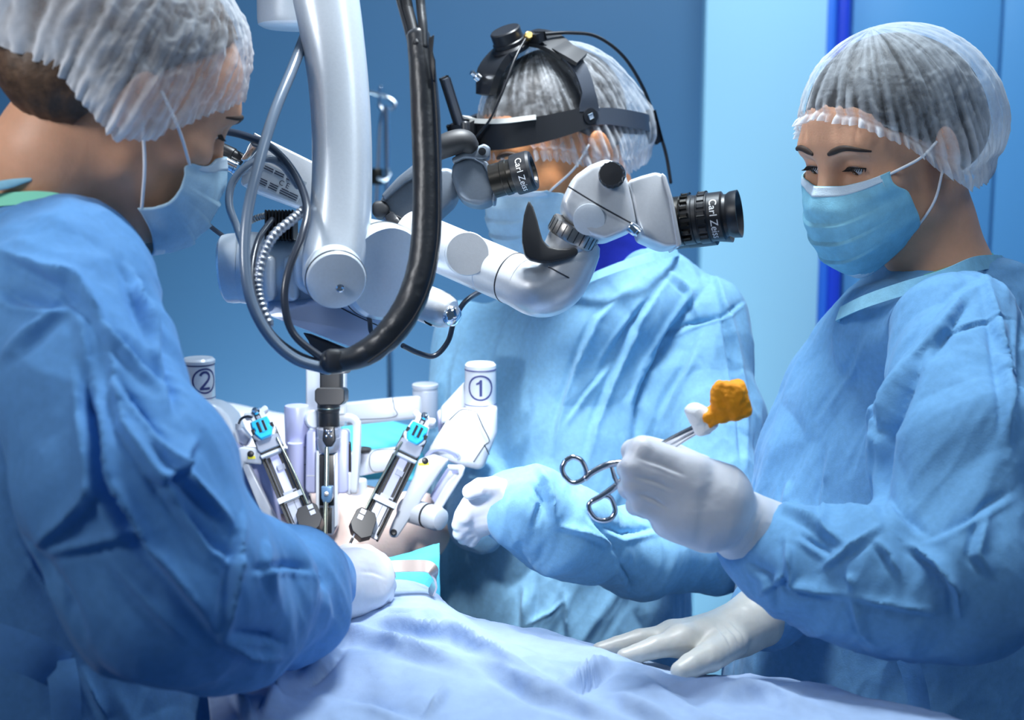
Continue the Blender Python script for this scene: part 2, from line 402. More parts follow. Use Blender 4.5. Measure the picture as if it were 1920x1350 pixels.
def vnormals(V, Q):
    n = np.cross(V[Q[:, 2]] - V[Q[:, 0]], V[Q[:, 3]] - V[Q[:, 1]]); N = np.zeros_like(V)
    for j in range(4): np.add.at(N, Q[:, j], n)
    return N / (np.linalg.norm(N, axis=1, keepdims=True) + 1e-12)
def relax(V, Q, it=2, lam=0.5):
    E = np.vstack([Q[:, [0, 1]], Q[:, [1, 2]], Q[:, [2, 3]], Q[:, [3, 0]]]); a = np.concatenate([E[:, 0], E[:, 1]]); b = np.concatenate([E[:, 1], E[:, 0]])
    n = np.bincount(a, minlength=len(V))[:, None]
    for i in range(it):
        for l in (lam, -lam * 1.03):
            S = np.stack([np.bincount(a, V[b, j], len(V)) for j in range(3)], 1); V = V + l * (S / np.maximum(n, 1) - V)
    return V
def subdivide(V, Q):
    """one smooth-less quad split (linear), then relaxed by the caller"""
    E = np.sort(np.vstack([Q[:, [0, 1]], Q[:, [1, 2]], Q[:, [2, 3]], Q[:, [3, 0]]]), 1)
    key = E[:, 0].astype(np.int64) * len(V) + E[:, 1]; u, inv = np.unique(key, return_inverse=True)
    e0, e1 = u // len(V), u % len(V); nV = len(V); nE = len(u); m = len(Q)
    W = np.vstack([V, (V[e0] + V[e1]) / 2, V[Q].mean(1)]); e = (inv.reshape(4, m) + nV); c = nV + nE + np.arange(m)
    out = [np.stack([Q[:, j], e[j], c, e[(j + 3) % 4]], 1) for j in range(4)]
    return W, np.vstack(out)
def fold(V, N, strokes, facing=True):
    """sculpt creases: strokes (photo polyline, amplitude m, width px) raise or sink the cloth where it runs"""
    uv = proj(V); D = np.zeros(len(V)); view = -((V - CAM) / np.linalg.norm(V - CAM, axis=1, keepdims=True) * N).sum(1)
    wf = np.clip(view * 2.5 + 0.2, 0, 1) if facing else 1
    for s in strokes:
        pts, amp, wd = s[:3]; pts = np.asarray(pts, float); L = np.concatenate([[0], np.cumsum(np.linalg.norm(np.diff(pts, axis=0), axis=1))])
        lo, hi = pts.min(0) - wd * 3, pts.max(0) + wd * 3
        idx = np.nonzero((uv[:, 0] > lo[0]) & (uv[:, 0] < hi[0]) & (uv[:, 1] > lo[1]) & (uv[:, 1] < hi[1]))[0]
        if not len(idx): continue
        best = np.full(len(idx), 1e9); tt = np.zeros(len(idx)); sd = np.zeros(len(idx)); q = uv[idx, :2]
        for i in range(len(pts) - 1):
            a = pts[i]; ba = pts[i + 1] - a; t = np.clip(((q - a) @ ba) / (ba @ ba), 0, 1); r = q - a - t[:, None] * ba
            d = np.linalg.norm(r, axis=1); c = np.sign(ba[0] * r[:, 1] - ba[1] * r[:, 0]); m = d < best
            best[m] = d[m]; tt[m] = ((L[i] + t * (L[i + 1] - L[i])) / L[-1])[m]; sd[m] = c[m]
        x = best / wd; x = np.where(sd > 0, x * 1.5, x * .75); prof = np.exp(-np.sqrt(x * x + .02) * 1.7) * 1.15 - 0.3 * np.exp(-((x - 1.7) / 0.8) ** 2) * (sd > 0)
        D[idx] += amp * prof * np.sin(np.pi * np.clip(tt * 0.94 + 0.03, 0, 1))
    return V + N * (D * wf)[:, None]
# ------------------------------------------------------------------ the room
WY = 3.35
room = dict(
    wall=mat('wall_blue', (0.078, 0.19, 0.34), 0.42, bump=0.03, bscale=60, spec=0.4),
    pale=mat('wall_pale', (0.42, 0.74, 0.93), 0.4, bump=0.02, bscale=60, spec=0.4),
    strip=mat('strip_blue', (0.02, 0.06, 0.62), 0.3), stripl=mat('strip_light', (0.05, 0.24, 0.85), 0.35),
    right=mat('panel_blue', (0.12, 0.36, 0.68), 0.28, spec=0.5),
    floor=mat('floor_vinyl', (0.12, 0.22, 0.34), 0.35, var=0.1, vscale=8), ceil=mat('ceiling_paint', (0.7, 0.78, 0.85), 0.8),
    seam=mat('panel_seam', (0.03, 0.12, 0.32), 0.5))
EYE = np.eye(3)
def slab(name, lo, hi, m, bev=0.0, parent=None, kind='structure'):
    lo, hi = np.array(lo, float), np.array(hi, float)
    o = box(name, (lo + hi) / 2, EYE, hi - lo, m, parent, bev)
    if parent is None: tag(o, kind=kind)
    return o
def wx(x, y=350): # world x of a photo column on the back wall
    dirv = (x - 960) / FPX * RX + (675 - y) / FPX * UP + FW
    return (WY / dirv[1]) * dirv[0]
slab('floor', (-2.6, -0.6, -0.05), (2.6, WY + 0.1, 0), room['floor'])
slab('ceiling', (-2.6, -0.6, 3.0), (2.6, WY + 0.1, 3.05), room['ceil'])
slab('wall_left', (-2.65, -0.6, 0), (-2.6, WY + 0.1, 3), room['wall'])
slab('wall_right', (2.6, -0.6, 0), (2.65, WY + 0.1, 3), room['right'])
slab('wall_back', (-2.6, WY, 0), (2.6, WY + 0.1, 3), room['wall'])
# pale wall leaf, deep blue upright strip and the blue cladding to its right
slab('trim_1', (wx(1312), WY - 0.05, 0), (wx(1532), WY + 0.01, 3), room['pale'], 0.003)
slab('trim_2', (wx(1532), WY - 0.035, 0), (wx(1552), WY + 0.01, 3), room['stripl'], 0.004)
slab('trim_3', (wx(1552), WY - 0.06, 0), (wx(1572), WY + 0.01, 3), room['strip'], 0.006)
rp = slab('trim_4', (wx(1572), WY - 0.02, 0), (wx(1580), WY + 0.01, 3), room['stripl'], 0.002)
clad = slab('trim_5', (wx(1580), WY - 0.012, 0), (2.6, WY + 0.005, 3), room['right'])
for i, (a, b) in enumerate(((1582, 1852), (1858, 2160), (2166, 2400))):
    slab('panel', (wx(a), WY - 0.03, 0.0), (min(wx(b), 2.6), WY - 0.008, 3), room['right'], 0.004, parent=clad)
slab('baseboard_back', (-2.6, WY - 0.015, 0), (wx(1312), WY, 0.1), room['seam'], 0.003)
# ------------------------------------------------------------------ people
def head_axes(a, pitch, roll):
    a, pitch, roll = np.radians([a, pitch, roll])
    fw = np.array([-np.sin(a) * np.cos(pitch), -np.cos(a) * np.cos(pitch), -np.sin(pitch)])
    rt = unit(np.cross(fw, (0, 0, 1.0))); up = np.cross(rt, fw); r2 = rt * np.cos(roll) + up * np.sin(roll)
    return np.stack([r2, fw, np.cross(r2, fw)], 1)
class Head:
    """head frame: +x the person's right, +y the way the face looks, +z the crown; origin between the ears"""
    def __init__(s, a, pitch, roll, scale, anchor, at):
        s.M = head_axes(a, pitch, roll); s.s = scale; s.o = P(*at) - scale * (s.M @ np.array(anchor))
    def w(s, p): return s.o + s.s * (s.M @ np.asarray(p, float))
    def W(s, V): return s.o + s.s * (np.asarray(V, float) @ s.M.T)
def head_prims(f, h, neck_to, lids=True):
    A = h.M; S = h.s
    E = lambda c, r, k=0.01, op='u', ax=None: f.ell(h.w(c), np.array(r) * S, A if ax is None else A @ ax, k, op)
    Cn = lambda a, b, ra, rb, k=0.01, op='u': f.cone(h.w(a), h.w(b), ra * S, rb * S, k, op)
    E((0, -.006, .045), (.074, .096, .086)); E((0, .035, -.02), (.057, .062, .085), .02); E((0, .062, .03), (.058, .036, .06), .02)
    for sx in (-1, 1):
        Cn((sx * .050, .015, -.058), (0, .070, -.088), .016, .019, .03); E((sx * .043, .066, -.014), (.022, .022, .018), .02)
        E((sx * .0785, -.008, .0), (.007, .018, .031), .006)
    E((0, .082, -.090), (.019, .015, .016), .02)
    Cn((-.034, .084, .036), (.034, .084, .036), .012, .012, .018)
    for sx in (-1, 1): E((sx * .032, .100, .013), (.019, .016, .0125), .014, 's')
    Cn((0, .090, .024), (0, .113, -.022), .0085, .0115, .012)
    for sx in (-1, 1): E((sx * .0115, .104, -.027), (.009, .011, .008), .007)
    E((0, .096, -.054), (.024, .010, .007), .006); E((0, .094, -.066), (.021, .010, .007), .006)
    if lids:
        for sx in (-1, 1):
            E((sx * .032, .076, .014), (.0150, .0150, .0148), .005)
            E((sx * .032, .0925, .0098), (.0142, .010, .0066), .0015, 's')
    Cn((0, -.022, -.03), (0, -.030, -.085), .056, .054, .03)
    f.cone(h.w((0, -.026, -.07)), neck_to, .052 * S, .060, .03)
HEAD_BOX = (.13, .15, .15)
def rimline(th, tab):
    return np.interp(np.degrees(np.abs((th + np.pi) % (2 * np.pi) - np.pi)), tab[0], tab[1])
def shell(name, h, m, parent, rad, rim, puffs=(), nth=220, nt=70, wr=0.0, pleat=0.0, npl=52, ruffle=0.0, seed=0.0, c=(0, -.008, .045), dens=0.0, thick=0.0012, band=None):
    """cap or hair: a gathered shell round the skull, from the crown to a rim that rises and falls"""
    th = np.linspace(-np.pi, np.pi, nth, endpoint=False); t = np.linspace(0.0, 1, nt)
    TH, T = np.meshgrid(th, t, indexing='ij')
    el = np.pi / 2 + (np.radians(rimline(TH, rim)) - np.pi / 2) * T
    D = np.stack([np.sin(TH) * np.cos(el), np.cos(TH) * np.cos(el), np.sin(el)], -1)
    back = D[..., 1] < 0
    r = 1 / np.sqrt((D[..., 0] / rad[0]) ** 2 + (D[..., 1] / np.where(back, rad[3], rad[1])) ** 2 + (D[..., 2] / rad[2]) ** 2)
    fade = np.ones_like(T)
    if band: fade = 1 - np.clip((T - band) / (1 - band), 0, 1) ** 2
    for d, a, wdt in puffs:
        r = r + a * np.exp(-(1 - D @ unit(d)) / wdt) * fade
    q = np.stack([np.cos(TH) * 5.5 + seed, np.sin(TH) * 5.5, T * 1.1], -1).reshape(-1, 3)
    q2 = (D * 4.5 + seed).reshape(-1, 3)
    wv = (crumple(q) * 0.65 + crumple(q2) * 0.35).reshape(T.shape)
    r = r + wr * wv * np.clip(T * 2.2 - 0.1, 0.15, 1)
    ph = perlin(np.stack([TH * 3, TH * 0 + seed, T * 2], -1).reshape(-1, 3)).reshape(T.shape) * 1.2
    pl = np.sin(npl * TH + ph * 2)
    r = r + pleat * pl * np.clip((T - 0.55) / 0.4, 0, 1) ** 2
    if ruffle: r = r + ruffle * np.clip((T - 0.93) / 0.07, 0, 1) * (0.6 + 0.9 * np.sin(npl * 1.6 * TH + ph * 2)) - ruffle * 0.5 * np.exp(-((T - 0.93) / 0.02) ** 2)
    V = h.W((np.array(c) + D * r[..., None]).reshape(-1, 3)); Q = []
    i, j = np.meshgrid(np.arange(nth), np.arange(nt - 1), indexing='ij'); i2 = (i + 1) % nth
    Q = np.stack([i * nt + j, i * nt + j + 1, i2 * nt + j + 1, i2 * nt + j], -1).reshape(-1, 4)
    off = np.clip((r - 1 / np.sqrt((D[..., 0] / .080) ** 2 + (D[..., 1] / np.where(back, .108, .101)) ** 2 + (D[..., 2] / .093) ** 2) - .004) / .05, 0, 1)
    dn = np.clip(wv, -0.5, 1) * 0.5 * (wr > 0) + .42 * off + 0.16 * pl * np.clip((T - .6) / .3, 0, 1) + dens + 0.22 * np.clip((T - 0.86) / 0.1, 0, 1)
    o = mesh(name, V, Q, m, parent, attr=dn.ravel())
    return o
def face_mask(h, m, parent, tree, tab, half=72, z0=-.004, z1=-.112, y0=.012, pleats=True, tilt=0.0, tops=-.012, bots=.02, back=.022, bandmat=None):
    nv, nu = 60, 70; v = np.linspace(0, 1, nv); az = np.radians(np.linspace(-half, half, nu))
    A = np.interp(v, tab[0], tab[1]); B = np.interp(v, tab[0], tab[2])
    ker = np.hanning(9); ker /= ker.sum(); sm = lambda c: np.convolve(np.pad(c, 4, mode='edge'), ker, 'valid'); A, B = sm(A), sm(B)
    V = np.zeros((nv, nu, 3)); Ss = np.sin(az) / np.sin(np.radians(half))
    cz = np.cos(az)
    for i in range(nv):
        off = 0
        if pleats:
            for c in (.34, .54, .74):
                u = (v[i] - c) / 0.12
                if 0 <= u < 1: off += .0042 * (1 - u) * np.clip(1.25 - np.abs(Ss) * 1.1, 0, 1)
        nose = .010 * np.exp(-(v[i] / .28) ** 2) * np.exp(-(Ss / .22) ** 2)
        V[i, :, 0] = A[i] * Ss; V[i, :, 1] = y0 + (B[i] - y0 + off) * cz ** .75 + nose
        V[i, :, 2] = z0 + (z1 - z0) * v[i] + Ss ** 2 * (tops * (1 - v[i]) + bots * v[i]) + .006 * np.exp(-(Ss / .25) ** 2) * (1 - v[i])
    V[..., 1] -= back * v[:, None] * np.abs(Ss)[None] ** 3
    lift = np.zeros((nv, nu))
    for i in range(nv):
        for j in range(nu):
            o_ = h.w((V[i, j, 0], .2, V[i, j, 2])); hit = tree.ray_cast(Vector(o_), Vector(-h.M[:, 1]))
            if hit[0] is not None: lift[i, j] = max(0, (.2 - hit[3] / h.s) + .0035 - V[i, j, 1])
    lift = np.minimum(lift, .03)
    for k_ in range(14):
        q_ = np.pad(lift, 1, mode='edge'); av = (q_[:-2, 1:-1] + q_[2:, 1:-1] + q_[1:-1, :-2] + q_[1:-1, 2:] + q_[:-2, :-2] + q_[2:, 2:] + q_[:-2, 2:] + q_[2:, :-2]) / 8; lift = np.maximum(lift, av) if k_ < 8 else av
    V[..., 1] += lift
    n = perlin(V.reshape(-1, 3) * 55 + 3).reshape(nv, nu); V[..., 1] += n * .0012
    Wv = h.W(V.reshape(-1, 3)); i, j = np.meshgrid(np.arange(nv - 1), np.arange(nu - 1), indexing='ij')
    Q = np.stack([i * nu + j, (i + 1) * nu + j, (i + 1) * nu + j + 1, i * nu + j + 1], -1).reshape(-1, 4)
    o = mesh('face_mask', Wv, Q, m, parent)
    md = o.modifiers.new('thick', 'SOLIDIFY'); md.thickness = 0.0012
    G = h.W((V * 1.0 + np.array([0, .0014, 0])).reshape(-1, 3)).reshape(nv, nu, 3)
    def strip(nm, P0, mt):
        a = P0.shape; ii, jj = np.meshgrid(np.arange(a[0] - 1), np.arange(a[1] - 1), indexing='ij')
        qq = np.stack([ii * a[1] + jj, (ii + 1) * a[1] + jj, (ii + 1) * a[1] + jj + 1, ii * a[1] + jj + 1], -1).reshape(-1, 4)
        s = mesh(nm, P0.reshape(-1, 3), qq, mt, o); k = s.modifiers.new('thick', 'SOLIDIFY'); k.thickness = 0.0012; k.offset = 0; return s
    bmt = bandmat or M['mask_band']
    strip('top_band', G[0:6], bmt); strip('side_band', G[:, 0:4], bmt); strip('side_band', G[:, -4:], bmt); strip('bottom_band', G[-5:], bmt)
    for e in (0, -1):
        sx = np.sign(V[0, e, 0])
        for row, ear in ((2, (sx * .080, .008, .018)), (nv - 3, (sx * .080, .004, -.012))):
            p0 = V[row, e]; ear = np.array(ear); mid = (p0 + ear) / 2 + np.array([sx * .010, 0, 0])
            tube('ear_loop', [h.w(p0), h.w(mid), h.w(ear)], 0.0016, M['loop'], o, seg=8)
    return o
from mathutils.bvhtree import BVHTree
def bvh(V, Q): return BVHTree.FromPolygons([Vector(v) for v in V], [tuple(int(i) for i in q) for q in Q])
def snap(h, tree, p, off=0.0):
    """the point on the face straight behind local point p"""
    p = np.asarray(p, float); o = h.w((p[0], .2, p[2])); d = -h.M[:, 1]
    hit = tree.ray_cast(Vector(o), Vector(d))
    return np.array(hit[0]) - d * off if hit[0] is not None else h.w(p)
def eyes(h, parent, tree, gaze=(0, .8, -.6), irism=None):
    for sx in (-1, 1):
        c = np.array([sx * .032, .076, .014]); a = h.w(c)
        e = lathe('eye', [(.0001, -.0132)] + [(.0132 * math.sin(t), -.0132 * math.cos(t)) for t in np.linspace(.15, math.pi - .15, 18)] + [(.0001, .0132)], a, h.M[:, 1], M['eye_white'], parent, seg=24)
        g = unit(h.M @ unit(gaze)); lathe('iris', [(.0001, .0128)] + [(r, math.sqrt(.0134 ** 2 - r * r)) for r in (.002, .004, .0057)] + [(.0057, .0115)], a, g, irism or M['iris'], e, seg=20)
        # upper lashes along the lid edge and a brow
        for k, u in enumerate(np.linspace(-1, 1, 15)):
            p = h.w(c + np.array([u * .0135, math.sqrt(max(0, .0152 ** 2 - (u * .0135) ** 2 * .8)), +.0016 - .0030 * u * u])); out = h.M @ unit((u * .6, .8, -.35))
            q = p + out * .0065 * h.s; tube('eyelash', [p, p + out * .003 + h.M[:, 2] * -.0008, q], [.0009, .0007, .0003], M['lash'], e, n=3, seg=5)
        lidp = [h.w(c + np.array([u * .0138, math.sqrt(max(0, .0151 ** 2 - (u * .0138) ** 2 * .8)), +.0016 - .0030 * u * u])) for u in np.linspace(-1, 1, 11)]
        tube('lash_line', lidp, .0008, M['lash'], e, n=3, seg=6)
        pts = [snap(h, tree, (sx * x, 0, z), .0002) for x, z in ((.0125, .0345), (.020, .0375), (.029, .0400), (.038, .0400), (.047, .0365), (.054, .0310))]
        tube('eyebrow', pts, [.0022, .0036, .0036, .0030, .0022, .0010], M['brow'], parent, seg=10, squash=0.9)

def gown_mesh(name, f, strokes, m, parent, cr=(0.006, 6.0), cr2=(0.0025, 17.0), stretch=(1, 1, 0.45), sub=True, seed=0.0, wl=(.012, 9.0), along=(0, 0, -1)):
    V, Q = f.mesh(); V = relax(V, Q, 4)
    if sub: V, Q = subdivide(V, Q); V = relax(V, Q, 2)
    N = vnormals(V, Q); st = np.array(stretch)
    e1 = unit(along); Vs = V - .72 * (V @ e1)[:, None] * e1
    d = cr[0] * crumple(Vs * cr[1] + seed) + cr2[0] * crumple(V * st * cr2[1] + seed + 3)
    d = d + wl[0] * (worley(V * st * wl[1] + seed + .25 * np.stack([perlin(V * 9), perlin(V * 9 + 7), perlin(V * 9 + 13)], 1)) - .3)
    V = V + N * d[:, None]; N = vnormals(V, Q)
    V = fold(V, N, [(a, b * 1.45, c * .9) for a, b, c in strokes])
    return mesh(name, V, Q, m, parent)
def tiltm(a): a = math.radians(a); return np.array([[math.cos(a), 0, -math.sin(a)], [0, 1, 0], [math.sin(a), 0, math.cos(a)]])
def zsec(y, x, d, a, b, yaw):
    p = P(x, y, d); return (p[2], p[0], p[1], a, b, math.radians(yaw))
def gsec(z, cx, cy, a, b, yaw): return (z, cx, cy, a, b, math.radians(yaw))

def hand_field(f, palm, fingers, grow=0.0):
    for a, b, ra, rb, k in palm: f.cone(a, b, ra + grow, rb + grow, k)
    for pts, rad in fingers: f.chain(pts, [r + grow for r in rad], k=0.0015, k0=0.011)
def glove(palm, fingers, m, parent, h=0.0016, wr=0.0005, creases=()):
    allp = np.array([p for c in palm for p in c[:2]] + [p for c in fingers for p in c[0]]); lo, hi = allp.min(0) - .05, allp.max(0) + .05
    f = Field(lin(lo[0], hi[0], h), lin(lo[1], hi[1], h), lin(lo[2], hi[2], h)); hand_field(f, palm, fingers)
    V, Q = f.mesh(); V = relax(V, Q, 3); N = vnormals(V, Q)
    V = V + N * (wr * crumple(V * np.array([40, 40, 40])))[:, None]
    V = fold(V, vnormals(V, Q), creases)
    return mesh('glove', V, Q, m, parent)
PX = lambda L: [P(*p) for p in L]

# ---- the nurse on the right: three-quarter face, forceps hand towards us, other hand on the drape
HR = Head(58, 18, 0, 1.0, (-.032, .085, .015), (1605, 312, 1.53))
h1_palm = [(P(1418, 1003, 1.385), P(1392, 985, 1.37), .036, .030, .008), (P(1392, 985, 1.37), P(1330, 935, 1.345), .030, .030, .01),
           (P(1340, 960, 1.345), P(1290, 960, 1.335), .034, .027, .012), (P(1350, 925, 1.345), P(1285, 890, 1.335), .030, .022, .012), (P(1320, 985, 1.345), P(1255, 975, 1.34), .026, .018, .012)]
h1_fing = [
    (PX([(1300, 880, 1.325), (1205, 842, 1.318), (1186, 845, 1.345), (1215, 862, 1.368)]), [.0142, .0125, .0110, .0092]),
    (PX([(1295, 912, 1.322), (1188, 875, 1.316), (1178, 880, 1.345), (1205, 898, 1.372)]), [.0142, .0125, .0110, .0092]),
    (PX([(1287, 943, 1.325), (1190, 910, 1.320), (1180, 915, 1.348), (1205, 930, 1.374)]), [.0138, .0120, .0108, .0090]),
    (PX([(1270, 972, 1.330), (1203, 945, 1.326), (1192, 948, 1.350), (1212, 958, 1.372)]), [.0125, .0105, .0095, .0080]),
    (PX([(1375, 950, 1.385), (1312, 880, 1.392), (1258, 850, 1.385), (1215, 836, 1.372)]), [.020, .0150, .0120, .0095])]
h2_palm = [(P(1418, 1160, 1.56), P(1385, 1180, 1.545), .034, .029, .01), (P(1385, 1180, 1.545), P(1330, 1200, 1.52), .027, .024, .012),
           (P(1355, 1195, 1.53), P(1275, 1200, 1.50), .024, .017, .012), (P(1350, 1188, 1.55), P(1262, 1192, 1.53), .024, .017, .012), (P(1350, 1190, 1.57), P(1265, 1196, 1.56), .020, .015, .012)]
h2_fing = [
    (PX([(1280, 1203, 1.495), (1228, 1214, 1.480), (1195, 1225, 1.472), (1170, 1231, 1.468)]), [.0150, .0118, .0100, .0080]),
    (PX([(1265, 1195, 1.525), (1200, 1200, 1.512), (1158, 1211, 1.505), (1124, 1219, 1.500)]), [.0150, .0118, .0102, .0082]),
    (PX([(1262, 1196, 1.553), (1205, 1198, 1.546), (1165, 1208, 1.542), (1138, 1215, 1.540)]), [.0145, .0112, .0098, .0080]),
    (PX([(1270, 1200, 1.575), (1225, 1202, 1.572), (1195, 1210, 1.572), (1175, 1216, 1.572)]), [.0130, .0100, .0088, .0072]),
    (PX([(1372, 1205, 1.505), (1330, 1232, 1.468), (1295, 1248, 1.448), (1276, 1258, 1.440)]), [.0175, .0160, .0130, .0102])]
neckR = P(1790, 560, 1.64)
bR = [gsec(0.95, .47, 1.63, .10, .14, 40), gsec(1.15, .48, 1.63, .09, .13, 40), gsec(1.34, .50, 1.65, .08, .12, 40)]
feetR = np.array([.46, 1.66, 0.0])
f = Field(fine(.1, .95, .010, .34, .62, .002), fine(1.2, 1.95, .010, 1.44, 1.74, .002), fine(0, 1.80, .012, 1.40, 1.76, .002))
f.stack(bR, .03); head_prims(f, HR, neckR)
armR_near = [P(1810, 640, 1.47), P(1810, 1080, 1.33), P(1430, 1010, 1.39)]; armR_far = [P(1650, 660, 1.76), P(1620, 1050, 1.74), P(1418, 1160, 1.56)]
f.chain(armR_near, [.05, .042, .026], .02); f.chain(armR_far, [.05, .042, .026], .02)
hand_field(f, h1_palm, h1_fing, -.004); hand_field(f, h2_palm, h2_fing, -.004)
for s in (-1, 1):
    hip = np.array([.47 + s * .06, 1.63 - s * .05, .98]); kn = hip + np.array([0, .02, -.47]); an = kn + np.array([0, .02, -.44])
    f.chain([hip, kn, an, an + np.array([-.15, -.09, -.035])], [.085, .055, .038, .032], .03)
V, Q = f.mesh(); V = relax(V, Q, 2)
nurse_r = mesh('person', V, Q, M['skin_light'], origin=feetR)
tag(nurse_r, 'woman in blue gown, sheer cap and cyan mask, holding out forceps', 'person')
tR = bvh(V, Q); eyes(HR, nurse_r, tR, gaze=(.25, .8, -.52))
shell('hair', HR, M['hair_dark'], nurse_r, (.0785, .103, .0905, .103), ([0, 30, 55, 75, 100, 130, 180], [17, 12, -5, -20, -36, -54, -58]), nt=40, wr=.0016, seed=2.2, puffs=(((-.25, -.80, -.60), .026, .12), ((0, -.9, -.1), .022, .2)))
shell('surgical_cap', HR, M['cap'], nurse_r, (.0840, .1080, .0975, .112), ([0, 27, 52, 71, 91, 134, 180], [15, 9, -10, -30, -42, -47, -43]),
      puffs=(((0, -.80, -.42), .058, .22), ((-.5, -.5, .2), .010, .3), ((.5, -.5, .2), .010, .3), ((-.74, -.05, -.66), .030, .12), ((.74, -.05, -.66), .030, .12)), wr=.0048, pleat=.0022, npl=46, ruffle=.0055, seed=4.1, nth=420, nt=110)
face_mask(HR, M['mask_cyan'], nurse_r, tR, ([0, .2, .45, .7, .88, 1], [.062, .067, .069, .067, .058, .047], [.104, .121, .125, .119, .104, .082]), z1=-.120, tops=.008, bots=.036)
glove(h1_palm + [(P(1440, 1012, 1.392), P(1398, 990, 1.372), .0395, .036, .004)], h1_fing, M['glove'], nurse_r,
      creases=[([(1196, 858), (1240, 872), (1285, 892)], -.0022, 5), ([(1188, 893), (1230, 905), (1268, 922)], -.0022, 5), ([(1196, 925), (1225, 938), (1255, 955)], -.0022, 5), ([(1420, 950), (1400, 1000), (1372, 1035)], -.001, 4), ([(1432, 960), (1412, 1010), (1385, 1045)], -.001, 4)])
glove(h2_palm, h2_fing, M['glove_cream'], nurse_r, creases=[([(1352, 1165), (1378, 1190), (1392, 1220)], -.0012, 4), ([(1338, 1168), (1362, 1195), (1375, 1225)], -.0012, 4), ([(1364, 1160), (1392, 1188), (1400, 1215)], -.0012, 4)])
# gown
h = .0055
f = Field(lin(.10, 1.06, h), lin(1.10, 1.98, h), lin(.62, 1.56, h))
YR = 40
f.stack([gsec(0.60, .455, 1.64, .175, .215, YR), gsec(0.95, .455, 1.64, .158, .20, YR), gsec(1.10, .462, 1.64, .150, .19, YR), gsec(1.22, .478, 1.64, .140, .19, YR), gsec(1.31, .492, 1.64, .128, .175, YR), gsec(1.375, .505, 1.645, .105, .145, YR), gsec(1.425, .515, 1.65, .078, .105, YR), gsec(1.45, .52, 1.655, .066, .08, YR)])
f.chain([P(1795, 625, 1.50), P(1800, 850, 1.38), P(1800, 1085, 1.325), P(1650, 1090, 1.335), P(1500, 1058, 1.365), P(1412, 1018, 1.392)], [.066, .078, .076, .067, .054, .034], .02, k0=.03)
f.chain([P(1660, 670, 1.74), P(1600, 1040, 1.72), P(1440, 1150, 1.585)], [.065, .065, .042], .02, k0=.03)
f.ell(P(1735, 622, 1.62), (.100, .110, .062), None, .03); f.cone(P(1690, 640, 1.60), P(1845, 592, 1.64), .060, .070, .03)
strR = [
    ([(1745, 640), (1690, 740), (1655, 810), (1650, 900), (1655, 960)], -.016, 16), ([(1860, 520), (1800, 560), (1700, 700), (1640, 790), (1600, 900)], .007, 14),
    ([(1800, 545), (1740, 620), (1660, 740), (1590, 860)], .006, 12), ([(1820, 560), (1740, 680)], -.006, 12), ([(1560, 830), (1545, 930), (1540, 1000)], .005, 12),
    ([(1900, 600), (1860, 600), (1780, 620), (1730, 665)], -.004, 5), ([(1845, 500), (1870, 620), (1890, 760), (1893, 860)], .010, 14), ([(1920, 560), (1910, 720), (1890, 850)], -.008, 14),
    ([(1460, 945), (1520, 975), (1590, 1025)], .008, 14), ([(1475, 1005), (1480, 1060), (1485, 1098), (1590, 1118)], .010, 12), ([(1500, 1000), (1560, 1040)], -.007, 12),
    ([(1540, 1068), (1620, 1012), (1650, 985)], .007, 11), ([(1640, 1010), (1665, 1040), (1690, 1090)], .006, 11), ([(1700, 1020), (1765, 1060), (1795, 1110), (1800, 1158)], .012, 12),
    ([(1590, 1118), (1680, 1135), (1760, 1150)], .006, 12), ([(1595, 1120), (1615, 1180), (1640, 1210)], .006, 9), ([(1590, 1075), (1598, 1105)], .006, 8), ([(1660, 925), (1720, 990), (1740, 1005)], -.006, 14),
    ([(1850, 960), (1830, 1040), (1860, 1080)], .008, 14), ([(1740, 1010), (1830, 960), (1900, 920)], -.006, 14), ([(1395, 1050), (1440, 1080), (1460, 1140)], -.006, 12), ([(1420, 1120), (1470, 1080), (1478, 1030)], .005, 10),
    ([(1480, 900), (1470, 960)], .004, 12), ([(1640, 600), (1600, 700), (1530, 800)], .004, 14)]
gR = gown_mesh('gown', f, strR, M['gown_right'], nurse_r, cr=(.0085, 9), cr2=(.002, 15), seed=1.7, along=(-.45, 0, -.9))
# collar band following the neckline, and the green scrub rim inside
def neckband(h, cen, up, rx, ry, ax, wd, name, m, parent, gap=None, lift=0.0, wob=.002):
    """band round a neck opening: ellipse in the plane across `up`, the first radius along ax"""
    up = unit(up); a = unit(np.asarray(ax) - up * (np.asarray(ax) @ up)); b = np.cross(up, a); th = np.linspace(0, 2 * np.pi, 90)
    rows = []
    for k, (rr, hh) in enumerate(((1.10, -wd), (1.03, -wd * .4), (1.0, 0), (.985, 0), (1.01, -wd * .4), (1.07, -wd))):
        rows.append(cen + up * (hh + lift) + (rr * rx * np.cos(th))[:, None] * a + (rr * ry * np.sin(th))[:, None] * b + up * (wob * np.sin(th * 5 + k * .2))[:, None])
    G = np.array(rows); nu, nv = G.shape[:2]; i, j = np.meshgrid(np.arange(nu), np.arange(nv - 1), indexing='ij'); i2 = (i + 1) % nu
    Q = np.stack([i * nv + j, i2 * nv + j, i2 * nv + j + 1, i * nv + j + 1], -1).reshape(-1, 4)
    return mesh(name, G.reshape(-1, 3), Q, m, parent)

